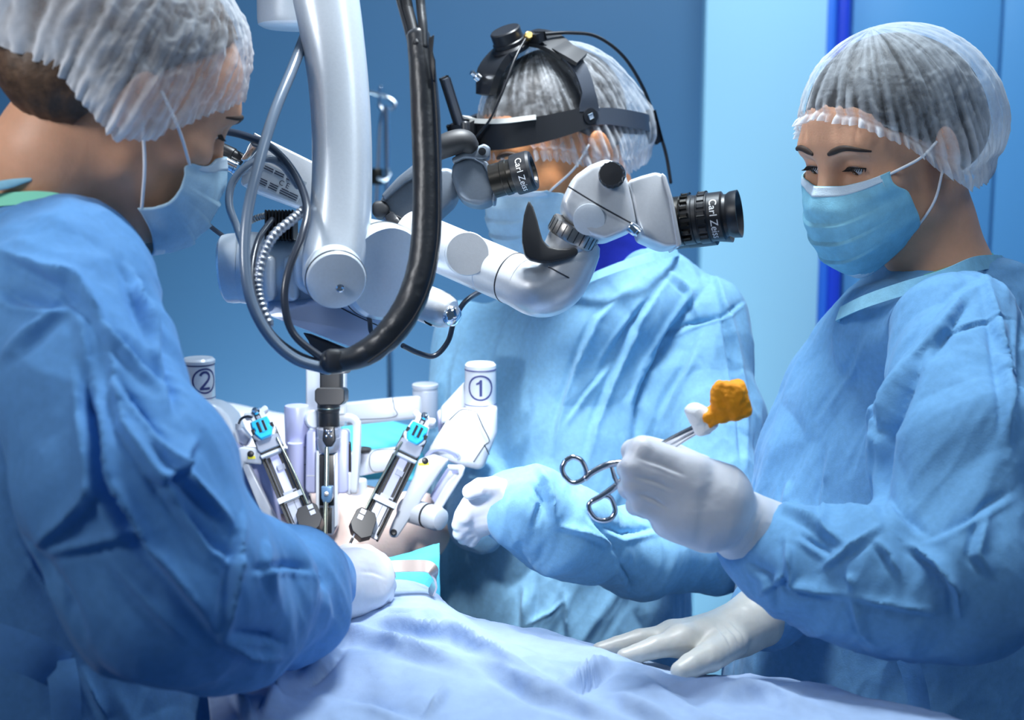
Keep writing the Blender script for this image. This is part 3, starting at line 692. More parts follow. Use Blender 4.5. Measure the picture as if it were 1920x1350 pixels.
# ---- the surgeon in the middle
HM = Head(56, 22, 3, 1.04, (-.078, 0, 0), (1118, 292, 1.84))
neckM = P(1110, 520, 1.98)
feetM = np.array([.12, 2.02, 0])
h4_palm = [(P(995, 950, 1.665), P(960, 950, 1.655), .034, .030, .01), (P(960, 948, 1.655), P(915, 935, 1.65), .030, .022, .012), (P(955, 962, 1.66), P(915, 965, 1.655), .028, .02, .012)]
h4_fing = [
    (PX([(915, 930, 1.645), (882, 948, 1.640), (868, 968, 1.640), (860, 984, 1.645)]), [.0150, .0118, .0102, .0085]),
    (PX([(912, 945, 1.65), (880, 964, 1.648), (868, 984, 1.648), (862, 1000, 1.652)]), [.0150, .0118, .0102, .0085]),
    (PX([(912, 962, 1.655), (885, 980, 1.656), (875, 996, 1.656), (870, 1009, 1.66)]), [.0148, .0115, .0100, .0082]),
    (PX([(918, 976, 1.66), (896, 992, 1.662), (888, 1004, 1.662), (884, 1014, 1.665)]), [.0135, .0105, .0092, .0078]),
    (PX([(960, 930, 1.64), (925, 914, 1.63), (900, 914, 1.622), (882, 922, 1.62)]), [.0150, .0130, .0112, .0095])]
f = Field(fine(-.25, .45, .010, -.07, .19, .0026), fine(1.6, 2.25, .010, 1.78, 2.05, .0026), fine(0, 1.80, .012, 1.38, 1.74, .0026))
f.stack([gsec(.95, .085, 2.03, .11, .15, 40), gsec(1.15, .09, 2.04, .11, .15, 40), gsec(1.32, .10, 2.04, .09, .14, 40)], .03)
head_prims(f, HM, neckM)
f.chain([P(1320, 610, 1.98), P(1335, 1020, 1.84), P(1190, 1040, 1.76), P(1060, 990, 1.69), P(995, 950, 1.665)], [.05, .040, .034, .03, .026], .02); f.chain([P(895, 640, 2.06), P(870, 890, 2.0), P(905, 985, 1.84)], [.05, .04, .026], .02)
hand_field(f, h4_palm, h4_fing, -.004)
for s in (-1, 1):
    hip = np.array([.085 + s * .07, 2.03 - s * .05, .98]); kn = hip + np.array([0, .02, -.47]); an = kn + np.array([0, .02, -.44])
    f.chain([hip, kn, an, an + np.array([-.14, -.11, -.035])], [.09, .058, .04, .034], .03)
V, Q = f.mesh(); V = relax(V, Q, 2)
surgeon = mesh('person', V, Q, M['skin_tan'], origin=feetM)
tag(surgeon, 'surgeon in pale blue gown with black head-mounted frame, bent to the microscope eyepiece', 'person')
tM = bvh(V, Q); eyes(HM, surgeon, tM, gaze=(0, .9, -.4))
shell('hair', HM, M['hair_dark'], surgeon, (.0780, .102, .0905, .103), ([0, 30, 55, 75, 100, 130, 180], [20, 19, 8, -6, -28, -50, -56]), nt=40, wr=.0016, seed=7.2)
shell('surgical_cap', HM, M['cap'], surgeon, (.0830, .1070, .0965, .112), ([0, 27, 52, 71, 91, 134, 180], [-6, -8, -18, -28, -40, -46, -44]),
      puffs=(((-.74, -.05, -.66), .026, .12), ((.74, -.05, -.66), .026, .12), ((-.25, -.8, -.5), .036, .12), ((-.9, .1, -.25), .008, .15), ((.3, -.8, -.5), .030, .10)), wr=.0046, pleat=.0016, npl=50, ruffle=.005, seed=9.4, nth=420, nt=110, dens=-.12)
face_mask(HM, M['mask_pale'], surgeon, tM, ([0, .2, .45, .7, .88, 1], [.062, .067, .070, .068, .060, .050], [.104, .123, .129, .124, .110, .088]), z1=-.122)
glove(h4_palm, h4_fing, M['glove'], surgeon)
f = Field(lin(-.28, .46, h), lin(1.50, 2.28, h), lin(.62, 1.52, h))
YM = 38
f.stack([gsec(.60, .055, 2.04, .20, .245, YM), gsec(.95, .060, 2.04, .180, .230, YM), gsec(1.08, .068, 2.04, .168, .220, YM), gsec(1.20, .080, 2.03, .152, .205, YM), gsec(1.29, .10, 2.03, .14, .195, YM), gsec(1.355, .112, 2.02, .115, .165, YM), gsec(1.41, .128, 2.01, .085, .12, YM), gsec(1.44, .135, 2.0, .07, .09, YM)])
f.chain([P(1318, 610, 1.96), P(1335, 800, 1.91), P(1338, 1015, 1.83), P(1190, 1040, 1.76), P(1060, 995, 1.69), P(985, 950, 1.665)], [.064, .064, .060, .052, .052, .050], .02, k0=.03)
f.chain([P(890, 640, 2.06), P(868, 880, 2.0), P(900, 975, 1.86)], [.060, .056, .042], .02, k0=.03)
f.ell(P(1150, 590, 1.985), (.135, .115, .078), tiltm(22), .03)
strM = [
    ([(1320, 540), (1262, 620), (1215, 700), (1195, 760), (1190, 850)], -.014, 13), ([(1255, 520), (1200, 600), (1165, 680), (1120, 800), (1100, 880)], .009, 13),
    ([(1180, 540), (1120, 600), (1085, 680), (1050, 790), (1040, 850)], .008, 12), ([(1240, 530), (1160, 640), (1120, 700)], -.006, 10), ([(1150, 680), (1100, 740), (1060, 800)], .004, 7),
    ([(1235, 640), (1290, 610), (1360, 590), (1400, 560)], -.006, 6), ([(1240, 650), (1215, 690), (1200, 720)], .006, 8), ([(1330, 480), (1350, 540), (1375, 640), (1395, 760), (1400, 880)], .009, 10),
    ([(1355, 590), (1370, 680), (1385, 760), (1390, 860)], -.006, 8), ([(1320, 620), (1290, 700), (1240, 790)], .006, 14), ([(1240, 500), (1290, 545), (1310, 600)], .006, 9),
    ([(960, 560), (930, 680), (925, 800)], .004, 16), ([(880, 600), (850, 700), (845, 800)], .005, 14),
    ([(1005, 870), (1025, 905), (1035, 940), (1040, 985)], .010, 12), ([(1040, 985), (1100, 1000), (1160, 1025)], .007, 10), ([(1130, 985), (1170, 1000), (1240, 985)], -.008, 12), ([(1160, 1050), (1180, 1090), (1190, 1115)], -.006, 10),
    ([(1100, 960), (1150, 1020), (1165, 1050)], -.006, 10), ([(1000, 905), (1015, 940), (1000, 990)], -.007, 10), ([(985, 1100), (980, 1180)], .005, 10), ([(1060, 1110), (1065, 1200)], .006, 9), ([(985, 1175), (1030, 1150), (1060, 1125)], .004, 5),
    ([(1010, 1080), (1000, 1180)], -.004, 10)]
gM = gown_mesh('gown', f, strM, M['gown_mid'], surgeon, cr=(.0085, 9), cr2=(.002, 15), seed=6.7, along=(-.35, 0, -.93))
# deep blue scrub top showing in the neck opening
f = Field(lin(-.08, .30, .005), lin(1.8, 2.2, .005), lin(1.28, 1.53, .005))
f.cone(P(1120, 600, 1.985), HM.w((0, -.028, -.125)), .085, .070, .02)
f.cone(HM.w((0, -.03, -.16)), HM.w((0, -.03, -.02)), .060, .062, .003, 's')
V, Q = f.mesh(); V = relax(V, Q, 3); N = vnormals(V, Q); V = V + N * (.002 * crumple(V * 14))[:, None]
mesh('scrub_top', V, Q, M['scrub_blue'], surgeon)

# ---- the assistant on the left, seen from behind
HL = Head(-122, 30, -6, 1.0, (.078, 0, 0), (270, 195, 1.27))
neckL = P(70, 440, 1.36)
feetL = np.array([-.46, 1.40, 0])
h3_palm = [(P(588, 1092, 1.45), P(625, 1094, 1.47), .038, .034, .01), (P(620, 1094, 1.47), P(668, 1075, 1.49), .033, .026, .012), (P(620, 1105, 1.465), P(668, 1105, 1.485), .032, .024, .012), (P(625, 1115, 1.465), P(665, 1122, 1.48), .026, .018, .012)]
h3_fing = [
    (PX([(668, 1062, 1.49), (712, 1062, 1.502), (722, 1080, 1.522), (700, 1092, 1.535)]), [.0165, .0130, .0112, .0092]),
    (PX([(672, 1080, 1.482), (716, 1082, 1.490), (724, 1098, 1.512), (700, 1108, 1.530)]), [.0165, .0130, .0112, .0092]),
    (PX([(672, 1099, 1.478), (712, 1102, 1.484), (720, 1114, 1.505), (698, 1120, 1.522)]), [.0158, .0124, .0108, .0090]),
    (PX([(668, 1116, 1.475), (702, 1120, 1.480), (708, 1128, 1.498), (692, 1130, 1.512)]), [.0142, .0108, .0096, .0080]),
    (PX([(618, 1070, 1.495), (652, 1046, 1.52), (686, 1042, 1.535), (712, 1052, 1.54)]), [.0190, .0150, .0124, .0098])]
f = Field(fine(-.85, .02, .010, -.58, -.24, .003), fine(1.05, 1.75, .010, 1.22, 1.52, .003), fine(0, 1.84, .012, 1.42, 1.80, .003))
f.stack([gsec(.95, -.44, 1.40, .11, .15, 20), gsec(1.15, -.495, 1.40, .09, .13, 20), gsec(1.36, -.49, 1.38, .08, .12, 20)], .03)
head_prims(f, HL, neckL)
f.chain([P(110, 560, 1.20), P(250, 1120, 1.15), P(588, 1092, 1.45)], [.055, .045, .028], .02); f.chain([P(150, 560, 1.58), P(330, 950, 1.62), P(520, 1090, 1.66)], [.05, .042, .028], .02)
hand_field(f, h3_palm, h3_fing, -.004)
for s in (-1, 1):
    hip = np.array([-.45 + s * .03, 1.40 + s * .08, .98]); kn = hip + np.array([0, .02, -.47]); an = kn + np.array([-.02, 0, -.44])
    f.chain([hip, kn, an, an + np.array([.16, .08, -.035])], [.09, .058, .04, .034], .03)
V, Q = f.mesh(); V = relax(V, Q, 2)
assistant = mesh('person', V, Q, M['skin_light'], origin=feetL)
tag(assistant, 'gowned assistant seen from behind, head bowed in a puffy white cap, gripping a retractor', 'person')
tL = bvh(V, Q); eyes(HL, assistant, tL)
shell('hair', HL, M['hair_brown'], assistant, (.0785, .098, .0915, .106), ([0, 30, 55, 75, 100, 125, 180], [40, 38, 22, 4, -26, -62, -68]), nt=40, wr=.003, seed=12.2, puffs=(((.25, -.80, -.60), .034, .16), ((.6, -.5, -.6), .020, .12)))
shell('surgical_cap', HL, M['cap_dense'], assistant, (.086, .105, .101, .118), ([0, 27, 52, 71, 91, 110, 134, 180], [8, 3, -16, -34, -43, -38, -28, -24]),
      puffs=(((.74, -.02, -.66), .030, .13), ((-.74, -.02, -.66), .030, .13), ((.1, -.9, .1), .040, .35), ((0, -.9, -.45), .022, .1)), wr=.0095, pleat=.0012, npl=56, ruffle=.0018, seed=14.4, nth=380, nt=100, dens=0)
face_mask(HL, M['mask_pale'], assistant, tL, ([0, .2, .45, .7, .88, 1], [.062, .068, .071, .069, .062, .052], [.104, .123, .130, .127, .114, .094]), half=66, z1=-.122, tops=-.020, bots=.036, back=.006)
glove(h3_palm, h3_fing, M['glove'], assistant, creases=[([(632, 1050), (628, 1100), (612, 1140)], -.0012, 4), ([(645, 1050), (640, 1100), (622, 1142)], -.0012, 4), ([(672, 1072), (700, 1074), (724, 1084)], -.0015, 5)])
f = Field(lin(-.86, .06, .006), lin(1.0, 1.80, .006), lin(.62, 1.64, .006))
YL = 28
f.stack([gsec(.60, -.47, 1.42, .19, .22, YL), gsec(.95, -.465, 1.42, .178, .21, YL), gsec(1.08, -.485, 1.42, .14, .19, YL), gsec(1.20, -.50, 1.41, .13, .18, YL), gsec(1.32, -.50, 1.40, .125, .18, YL), gsec(1.40, -.495, 1.39, .115, .165, YL), gsec(1.45, -.485, 1.375, .09, .12, YL), gsec(1.475, -.48, 1.37, .08, .095, YL)])
f.chain([P(118, 560, 1.22), P(175, 740, 1.17), P(240, 910, 1.14), P(315, 1085, 1.14), P(420, 1130, 1.21), P(520, 1115, 1.33), P(585, 1098, 1.435)], [.076, .074, .082, .081, .070, .062, .040], .02, k0=.03)
f.chain([P(150, 560, 1.58), P(290, 950, 1.62), P(510, 1085, 1.66)], [.07, .065, .04], .02, k0=.03)
f.cone(P(40, 505, 1.37), P(105, 535, 1.27), .068, .080, .03); f.cone(P(40, 505, 1.37), P(60, 520, 1.50), .068, .080, .03)
strL = [
    ([(0, 470), (70, 500), (130, 530), (180, 590), (240, 660), (300, 720)], .014, 18), ([(130, 545), (200, 610), (270, 680), (330, 730)], -.012, 18), ([(255, 520), (290, 600), (320, 690), (330, 780)], -.012, 14),
    ([(240, 500), (265, 580), (300, 660)], .010, 14), ([(150, 590), (180, 760), (210, 900), (290, 1030), (380, 1140), (415, 1200)], .016, 20), ([(200, 620), (230, 800), (300, 900), (400, 1060)], .008, 16),
    ([(165, 620), (170, 760), (190, 900), (260, 1030)], -.016, 22), ([(0, 680), (90, 600), (120, 580)], .008, 16), ([(0, 540), (30, 560), (100, 570), (140, 560)], -.010, 18), ([(290, 820), (350, 900), (440, 990)], .012, 14), ([(330, 940), (400, 1020), (450, 1050)], -.008, 14),
    ([(455, 970), (440, 1060), (425, 1140), (415, 1200)], .012, 12), ([(470, 1070), (540, 1060), (590, 1070)], -.006, 10), ([(415, 1200), (460, 1220), (530, 1235)], .010, 14), ([(430, 1185), (500, 1195), (540, 1210)], -.007, 10), ([(270, 880), (300, 900), (330, 880), (370, 820)], .008, 14),
    ([(60, 1030), (150, 950), (200, 870)], .010, 18), ([(80, 1040), (200, 1010), (300, 990)], .006, 16), ([(200, 1040), (280, 1130), (350, 1200)], .006, 20), ([(210, 700), (290, 790), (320, 840)], -.010, 16), ([(500, 1000), (500, 1060), (520, 1130)], .005, 12), ([(590, 1060), (605, 1090), (600, 1110)], -.006, 7),
    ([(120, 1270), (130, 1350)], .010, 14), ([(150, 1250), (200, 1350)], .008, 14), ([(40, 1000), (120, 1120), (160, 1200)], -.008, 14)]
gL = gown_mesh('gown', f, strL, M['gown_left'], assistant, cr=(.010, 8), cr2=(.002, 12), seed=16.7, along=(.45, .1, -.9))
# waist tie with its knot and hanging end
def strip_band(name, pts, wd, m, parent, th=.002, tw=None):
    """flat cloth strip along photo points, wd metres wide, standing upright unless tw leans it"""
    W = crom(PX(pts), 8); T = np.gradient(W, axis=0); V = []
    for p, t in zip(W, T):
        t = unit(t); n = unit(CAM - p); s = unit(np.cross(t, n)); n2 = np.cross(s, t)
        V += [p + s * wd / 2, p + n2 * th, p - s * wd / 2, p - n2 * th]
    Q = []
    for i in range(len(W) - 1):
        for j in range(4): k = (j + 1) % 4; Q.append((i * 4 + j, i * 4 + k, i * 4 + 4 + k, i * 4 + 4 + j))
    Q += [(3, 2, 1, 0), tuple(len(V) - 4 + j for j in range(4))]
    return mesh(name, V, Q, m, parent, sharp=60)
strip_band('waist_tie', [(-40, 1195, 1.205), (20, 1215, 1.205), (70, 1235, 1.21), (118, 1258, 1.225)], .034, M['gown_left'], assistant, th=.004)
strip_band('waist_tie', [(112, 1240, 1.222), (122, 1300, 1.215), (126, 1400, 1.215)], .026, M['gown_left'], assistant, th=.004)
strip_band('waist_tie', [(1700, 1235, 1.475), (1718, 1290, 1.47), (1735, 1400, 1.47)], .022, M['gown_right'], nurse_r, th=.003)
def collar(name, pts, wd, m, parent, lean=.25):
    W = PX(pts); W.append(W[0]); W = crom(W, 10); c = W.mean(0); V = []
    for p in W:
        o = unit((p - c) * np.array([1, 1, .2])); s = unit(np.array([0, 0, 1.0]) - o * lean); V += [p + s * wd / 2 + o * .0015, p - s * wd / 2 + o * .0035, p - s * wd / 2 - o * .001, p + s * wd / 2 - o * .0005]
    n = len(W); Fc = [(i * 4 + j, i * 4 + (j + 1) % 4, i * 4 + 4 + (j + 1) % 4, i * 4 + 4 + j) for i in range(n - 1) for j in range(4)]
    return mesh(name, V, Fc, m, parent, sharp=50)
collar('gown_collar', [(1574, 588, 1.575), (1620, 566, 1.530), (1690, 542, 1.512), (1765, 520, 1.518), (1830, 494, 1.550), (1880, 492, 1.64), (1840, 505, 1.72), (1740, 535, 1.74), (1640, 570, 1.70), (1588, 592, 1.64)], .016, M['collar'], nurse_r)
collar('scrub_collar', [(1800, 503, 1.58), (1830, 489, 1.595), (1862, 484, 1.64), (1830, 492, 1.69), (1760, 512, 1.71), (1700, 530, 1.68), (1690, 535, 1.62), (1740, 522, 1.585)], .012, M['scrub_green'], nurse_r)
collar('gown_collar', [(1082, 534, 1.878), (1122, 515, 1.862), (1172, 496, 1.858), (1222, 481, 1.872), (1266, 472, 1.93), (1250, 470, 2.02), (1180, 490, 2.08), (1090, 520, 2.06), (1050, 535, 1.98)], .012, M['collar'], surgeon)
collar('scrub_collar', [(-30, 378, 1.29), (30, 372, 1.27), (80, 371, 1.26), (125, 380, 1.262), (160, 415, 1.30), (170, 425, 1.38), (110, 410, 1.44), (0, 400, 1.46), (-60, 398, 1.38)], .012, M['scrub_green'], assistant)
pxt('collar_tab', [(-20, 352, 1.27), (20, 344, 1.265), (58, 336, 1.265)], [9, 8, 3], M['collar'], assistant, seg=12, squash=.35)
# ------------------------------------------------------------------ table, patient, drapes
def grid_sheet(name, ctrl, m, nu=90, nv=70, cr=(.006, 7), cr2=(.002, 18), strokes=(), th=.002, parent=None, seed=0.0, pxd=True):
    """cloth from a grid of control points (rows of (x, y, depth)), smoothed, crumpled and creased"""
    C = np.array([[P(*q) for q in r] for r in ctrl]) if pxd else np.array(ctrl, float)
    def res(a, n):  # resample along axis 0
        k = 12; q = crom(a.reshape(len(a), -1), k); t = np.linspace(0, len(q) - 1, n); i = np.minimum(t.astype(int), len(q) - 2); fr = (t - i)[:, None]
        return (q[i] * (1 - fr) + q[i + 1] * fr).reshape((n,) + a.shape[1:])
    G = res(C, nv); G = res(G.transpose(1, 0, 2), nu).transpose(1, 0, 2)
    V = G.reshape(-1, 3); i, j = np.meshgrid(np.arange(nv - 1), np.arange(nu - 1), indexing='ij')
    Q = np.stack([i * nu + j, (i + 1) * nu + j, (i + 1) * nu + j + 1, i * nu + j + 1], -1).reshape(-1, 4)
    N = vnormals(V, Q)
    if (N * (CAM - V)).sum(1).mean() < 0: Q = Q[:, ::-1]; N = -N
    V = V + N * (cr[0] * crumple(V * cr[1] + seed) + cr2[0] * crumple(V * cr2[1] + seed + 4))[:, None]
    V = fold(V, vnormals(V, Q), strokes)
    o = mesh(name, V, Q, m, parent); md = o.modifiers.new('thick', 'SOLIDIFY'); md.thickness = th; md.offset = -1
    return o
metal_grey = mat('metal_grey', (0.42, 0.45, 0.5), 0.35, 0.6)
pad_black = mat('pad_black', (0.02, 0.022, 0.028), 0.5, bump=0.1, bscale=300)
tb = empty('operating_table', (0.02, 1.60, 0), 'operating table with a black pad, hidden beneath the surgical drapes', 'table')
ta = unit((0.93, -0.36, 0)); tn = np.array([-ta[1], ta[0], 0]); tax = (ta, tn, np.array([0, 0, 1.0])); tc0 = np.array([-.16, 1.70, 0])
box('mattress', tc0 + (0, 0, .86), tax, (.78, .34, .08), pad_black, tb, .02, 3)
box('table_top', tc0 + (0, 0, .80), tax, (.80, .36, .04), metal_grey, tb, .006)
box('base', tc0 + (0, 0, .06), tax, (.5, .28, .12), metal_grey, tb, .02); lathe('column', [(.09, 0), (.09, .3), (.075, .32), (.075, .66)], tc0 + (0, 0, .12), (0, 0, 1), metal_grey, tb)
for s in (-1, 1): box('side_rail', tc0 + tn * s * .19 + (0, 0, .80), tax, (.66, .012, .03), metal_grey, tb, .003)
# patient: trunk bared at the operating field
f = Field(lin(-.78, .42, .009), lin(1.30, 2.25, .009), lin(.86, 1.22, .009))
f.chain([np.array(q) for q in ((-.50, 1.98, 1.01), (-.40, 1.92, 1.02), (-.24, 1.86, 1.02), (-.135, 1.84, 1.075))], [.100, .120, .110, .052], .03)
V, Q = f.mesh(); V = relax(V, Q, 3)
patient = mesh('person', V, Q, M['skin_patient'], origin=(-.2, 1.83, .9)); tag(patient, 'patient lying draped on the table, only pale bare trunk showing under the instruments', 'person')
# far drapes behind the arms
o = grid_sheet('surgical_drape', [
    [(20, 740, 2.5), (180, 745, 2.48), (300, 760, 2.45), (400, 775, 2.42), (480, 785, 2.40), (560, 800, 2.36), (640, 815, 2.30)],
    [(20, 715, 2.28), (180, 728, 2.24), (300, 742, 2.20), (400, 755, 2.18), (480, 768, 2.16), (560, 783, 2.14), (640, 798, 2.12)],
    [(20, 800, 2.07), (180, 800, 2.06), (300, 800, 2.05), (400, 800, 2.04), (480, 810, 2.04), (560, 830, 2.02), (640, 850, 2.01)],
    [(20, 960, 1.95), (180, 930, 1.97), (300, 900, 1.98), (400, 900, 1.98), (480, 905, 1.97), (560, 915, 1.97), (640, 920, 1.97)]], M['drape_pale'], 60, 50, cr=(.003, 6), seed=3.1)
tag(o, 'cream drape over the far end of the table behind the robotic arms', 'drape')
o = grid_sheet('surgical_drape', [
    [(640, 800, 2.2), (720, 800, 2.2), (790, 815, 2.15), (840, 850, 2.1)],
    [(640, 795, 2.10), (720, 796, 2.08), (790, 812, 2.05), (840, 846, 2.02)],
    [(640, 835, 2.02), (720, 838, 2.00), (790, 850, 1.98), (840, 870, 1.96)],
    [(640, 900, 1.99), (720, 900, 1.97), (790, 905, 1.95), (840, 915, 1.93)]], M['drape_teal'], 50, 40, cr=(.005, 9), seed=8.1,
    strokes=[([(690, 810), (740, 830), (790, 850)], .006, 10), ([(720, 800), (780, 830)], -.005, 8)])
tag(o, 'teal drape heaped between the two grey linkage arms', 'drape')
# teal sheet edging the field
o = grid_sheet('surgical_drape', [
    [(520, 1000, 1.68), (620, 1030, 1.675), (700, 1048, 1.665), (760, 1040, 1.66), (800, 1026, 1.67), (824, 1020, 1.68)],
    [(520, 1020, 1.655), (620, 1045, 1.65), (700, 1060, 1.645), (760, 1056, 1.64), (800, 1050, 1.64), (824, 1046, 1.65)],
    [(520, 1080, 1.635), (620, 1090, 1.635), (700, 1095, 1.63), (760, 1100, 1.63), (800, 1103, 1.63), (824, 1105, 1.64)],
    [(520, 1180, 1.63), (620, 1180, 1.63), (700, 1180, 1.63), (760, 1185, 1.63), (800, 1195, 1.635), (824, 1200, 1.64)]], M['drape_teal'], 60, 40, cr=(.0015, 9), seed=5.1)
tag(o, 'bright teal sheet edging the operating field behind the retractor', 'drape')
# the large white-blue sheet in front
rx = [385, 430, 500, 600, 690, 745, 800, 850, 930, 1040, 1150, 1290, 1400, 1520, 1640, 1790]
ry = [1300, 1262, 1215, 1165, 1122, 1092, 1108, 1150, 1180, 1203, 1236, 1272, 1284, 1300, 1336, 1392]
rd = [1.40, 1.42, 1.46, 1.50, 1.55, 1.585, 1.59, 1.58, 1.56, 1.53, 1.50, 1.47, 1.44, 1.41, 1.37, 1.33]
row_r = list(zip(rx, ry, rd))
row_b = [(x, y - 2, d + .06) for x, y, d in row_r]
W1 = np.array([P(*q) for q in row_r]); Wb = W1 + np.array([0, .10, -.085]); Wb2 = W1 + np.array([0, .04, -.018])
bx = np.linspace(395, 1830, 16)
def rowp(y, d, lift=0.0, b=bx): return np.array([P(x, y, d - .03 * abs(x - 1000) / 900) for x in b])
ctrl = [Wb, Wb2, W1, W1 * .62 + rowp(1352, 1.27) * .38 + (0, 0, .008), W1 * .30 + rowp(1352, 1.27) * .70 + (0, 0, .008), rowp(1375, 1.24), rowp(1500, 1.19), rowp(1900, 1.15), rowp(2900, 1.12)]
strD = [([(650, 1190), (780, 1180), (850, 1190), (960, 1260), (1050, 1290)], .010, 11), ([(600, 1240), (650, 1190), (700, 1200), (800, 1230), (900, 1260)], .009, 12), ([(690, 1180), (760, 1172), (840, 1160)], .006, 10),
    ([(650, 1195), (610, 1240), (570, 1290)], -.009, 13), ([(1150, 1238), (1090, 1270), (1035, 1300)], .012, 9), ([(1160, 1250), (1100, 1285), (1060, 1310)], -.008, 9), ([(870, 1220), (1000, 1300), (1150, 1345)], .010, 14),
    ([(840, 1285), (815, 1320), (790, 1350)], .008, 8), ([(620, 1300), (700, 1310), (800, 1345)], -.008, 16), ([(440, 1290), (460, 1330), (470, 1360)], .008, 12), ([(560, 1250), (520, 1290), (490, 1350)], .010, 14),
    ([(1290, 1275), (1420, 1300), (1560, 1345)], .008, 14), ([(1200, 1250), (1300, 1310), (1400, 1350)], -.006, 16), ([(900, 1200), (980, 1230), (1080, 1275)], .005, 12), ([(720, 1140), (790, 1160), (870, 1180)], .004, 10), ([(1120, 1300), (1200, 1330), (1280, 1360)], .007, 14)]
front = grid_sheet('surgical_drape', ctrl, M['drape_white'], 230, 170, cr=(.011, 5.5), cr2=(.003, 14), strokes=[(a, b * 2.0, c) for a, b, c in strD], seed=21.0, pxd=False)
tag(front, 'large crumpled white-blue sheet covering the patient in front of the surgeon', 'drape')
# ------------------------------------------------------------------ surgical microscope on its ceiling arm
sw = mat('scope_white', (0.74, 0.80, 0.86), 0.30, 0.25, bump=0.06, bscale=900, coat=0.25, var=0.03, vscale=300)
sg = mat('scope_grey', (0.15, 0.18, 0.22), 0.35, 0.35, bump=0.08, bscale=900, var=0.05, vscale=300)
ssil = mat('scope_silver', (0.66, 0.68, 0.71), 0.33, 0.35, bump=0.05, bscale=900, coat=0.15, var=.03, vscale=300)
chrome = mat('chrome', (0.85, 0.87, 0.9), 0.12, 1.0)
steel = mat('brushed_steel', (0.45, 0.43, 0.41), 0.30, 0.9)
blk = mat('black_plastic', (0.012, 0.013, 0.016), 0.38)
blk_m = mat('black_matt', (0.02, 0.021, 0.024), 0.55)
blk_metal = mat('black_metal', (0.035, 0.032, 0.028), 0.28, 0.7)
leather = mat('black_leather', (0.022, 0.024, 0.028), 0.36, bump=0.35, bscale=90, spec=0.6)
hose_grey = mat('hose_grey', (0.16, 0.21, 0.28), 0.25, coat=0.5)
hose_dark = mat('hose_dark', (0.035, 0.042, 0.06), 0.3, coat=0.3)
seam_m = mat('seam_dark', (0.015, 0.018, 0.025), 0.5)
print_white = mat('print_white', (0.85, 0.86, 0.88), 0.5); print_dark = mat('print_dark', (0.02, 0.025, 0.05), 0.5)
print_navy = mat('print_navy', (0.03, 0.04, 0.16), 0.5)
lilac = mat('shade_plate', (0.62, 0.72, 0.92), 0.35, 0.2)
label_grey = mat('label_grey', (0.40, 0.44, 0.48), 0.5)
sco = empty('surgical_microscope', tuple(P(640, 0, 1.45) + np.array([0, 0, .3])), 'white ceiling-hung surgical microscope with looping hoses and two black eyepieces', 'microscope')

def text_verts(s, h, bold=0.0):
    """flat glyph mesh of a line of lettering, height h, centred"""
    c = bpy.data.curves.new('lettering', 'FONT'); c.body = s; c.size = 1; c.align_x = 'CENTER'; c.align_y = 'CENTER'; c.resolution_u = 4; c.offset = bold
    o = bpy.data.objects.new('lettering', c); COL.objects.link(o); dg = bpy.context.evaluated_depsgraph_get(); me = o.evaluated_get(dg).to_mesh()
    V = np.array([v.co for v in me.vertices]) * h; Fc = [tuple(p.vertices) for p in me.polygons]; o.evaluated_get(dg).to_mesh_clear(); bpy.data.objects.remove(o); bpy.data.curves.remove(c)
    return V, Fc
def text_flat(name, s, h, c, xa, ya, m, parent):
    V, Fc = text_verts(s, h); W = np.asarray(c) + V[:, :1] * xa + V[:, 1:2] * ya
    return mesh(name, W, Fc, m, parent, smooth=False)
def text_round(name, s, h, a, axis, r, up_dir, hpos, m, parent, along='round', flip=1):
    """lettering wrapped on a barrel; it runs round the circumference"""
    V, Fc = text_verts(s, h); z = unit(axis); u = unit(np.asarray(up_dir) - z * (np.asarray(up_dir) @ z)); v = np.cross(z, u)
    ang = flip * V[:, 0] / r; W = np.asarray(a) + z * (hpos + V[:, 1:2]) + (r + .0003) * (np.cos(ang)[:, None] * u + np.sin(ang)[:, None] * v)
    return mesh(name, W, Fc, m, parent, smooth=False)
TOCAM = lambda p: unit(CAM - np.asarray(p))

# mount above and the curved column
a = P(556, 52, 1.66); lathe('upper_joint', [(.040, 0), (.0455, .003), (.0465, .010), (.0465, .20)], a, (0, .05, 1), sw, sco)
def column_path():
    pts = [(596, -150, 1.46, 66), (606, -40, 1.455, 63), (622, 60, 1.45, 59), (635, 160, 1.445, 56), (641, 260, 1.44, 55.5), (641, 350, 1.435, 56), (636, 430, 1.43, 58), (626, 490, 1.425, 59), (616, 530, 1.42, 50)]
    return [P(*p[:3]) for p in pts], [px(p[3], p[2]) for p in pts]
cp, cr_ = column_path()
tube('column', cp, cr_, sw, sco, n=10, seg=48, ref=(1, 0, 0), power=2.5, squash=.95)
cc = P(630, 524, 1.376); cax = unit(TOCAM(cc) + np.array([.12, 0, -.35]))
capd = bm_obj('column_cap', lathe_bm([(.0300, -.02), (.0300, .002), (.0285, .0045), (.020, .0062), (.0001, .0070)], cc, cax), sw, sco)
bm_obj('cap_seam', lathe_bm([(.0302, -.003), (.0308, -.001), (.0302, .001)], cc, cax), seam_m, capd)
bm_obj('screw', lathe_bm([(.0042, 0), (.0042, .002), (.003, .0028), (.0001, .0020)], cc + cax * .0062 + np.array([.003, 0, -.006]), cax, 16), chrome, capd)
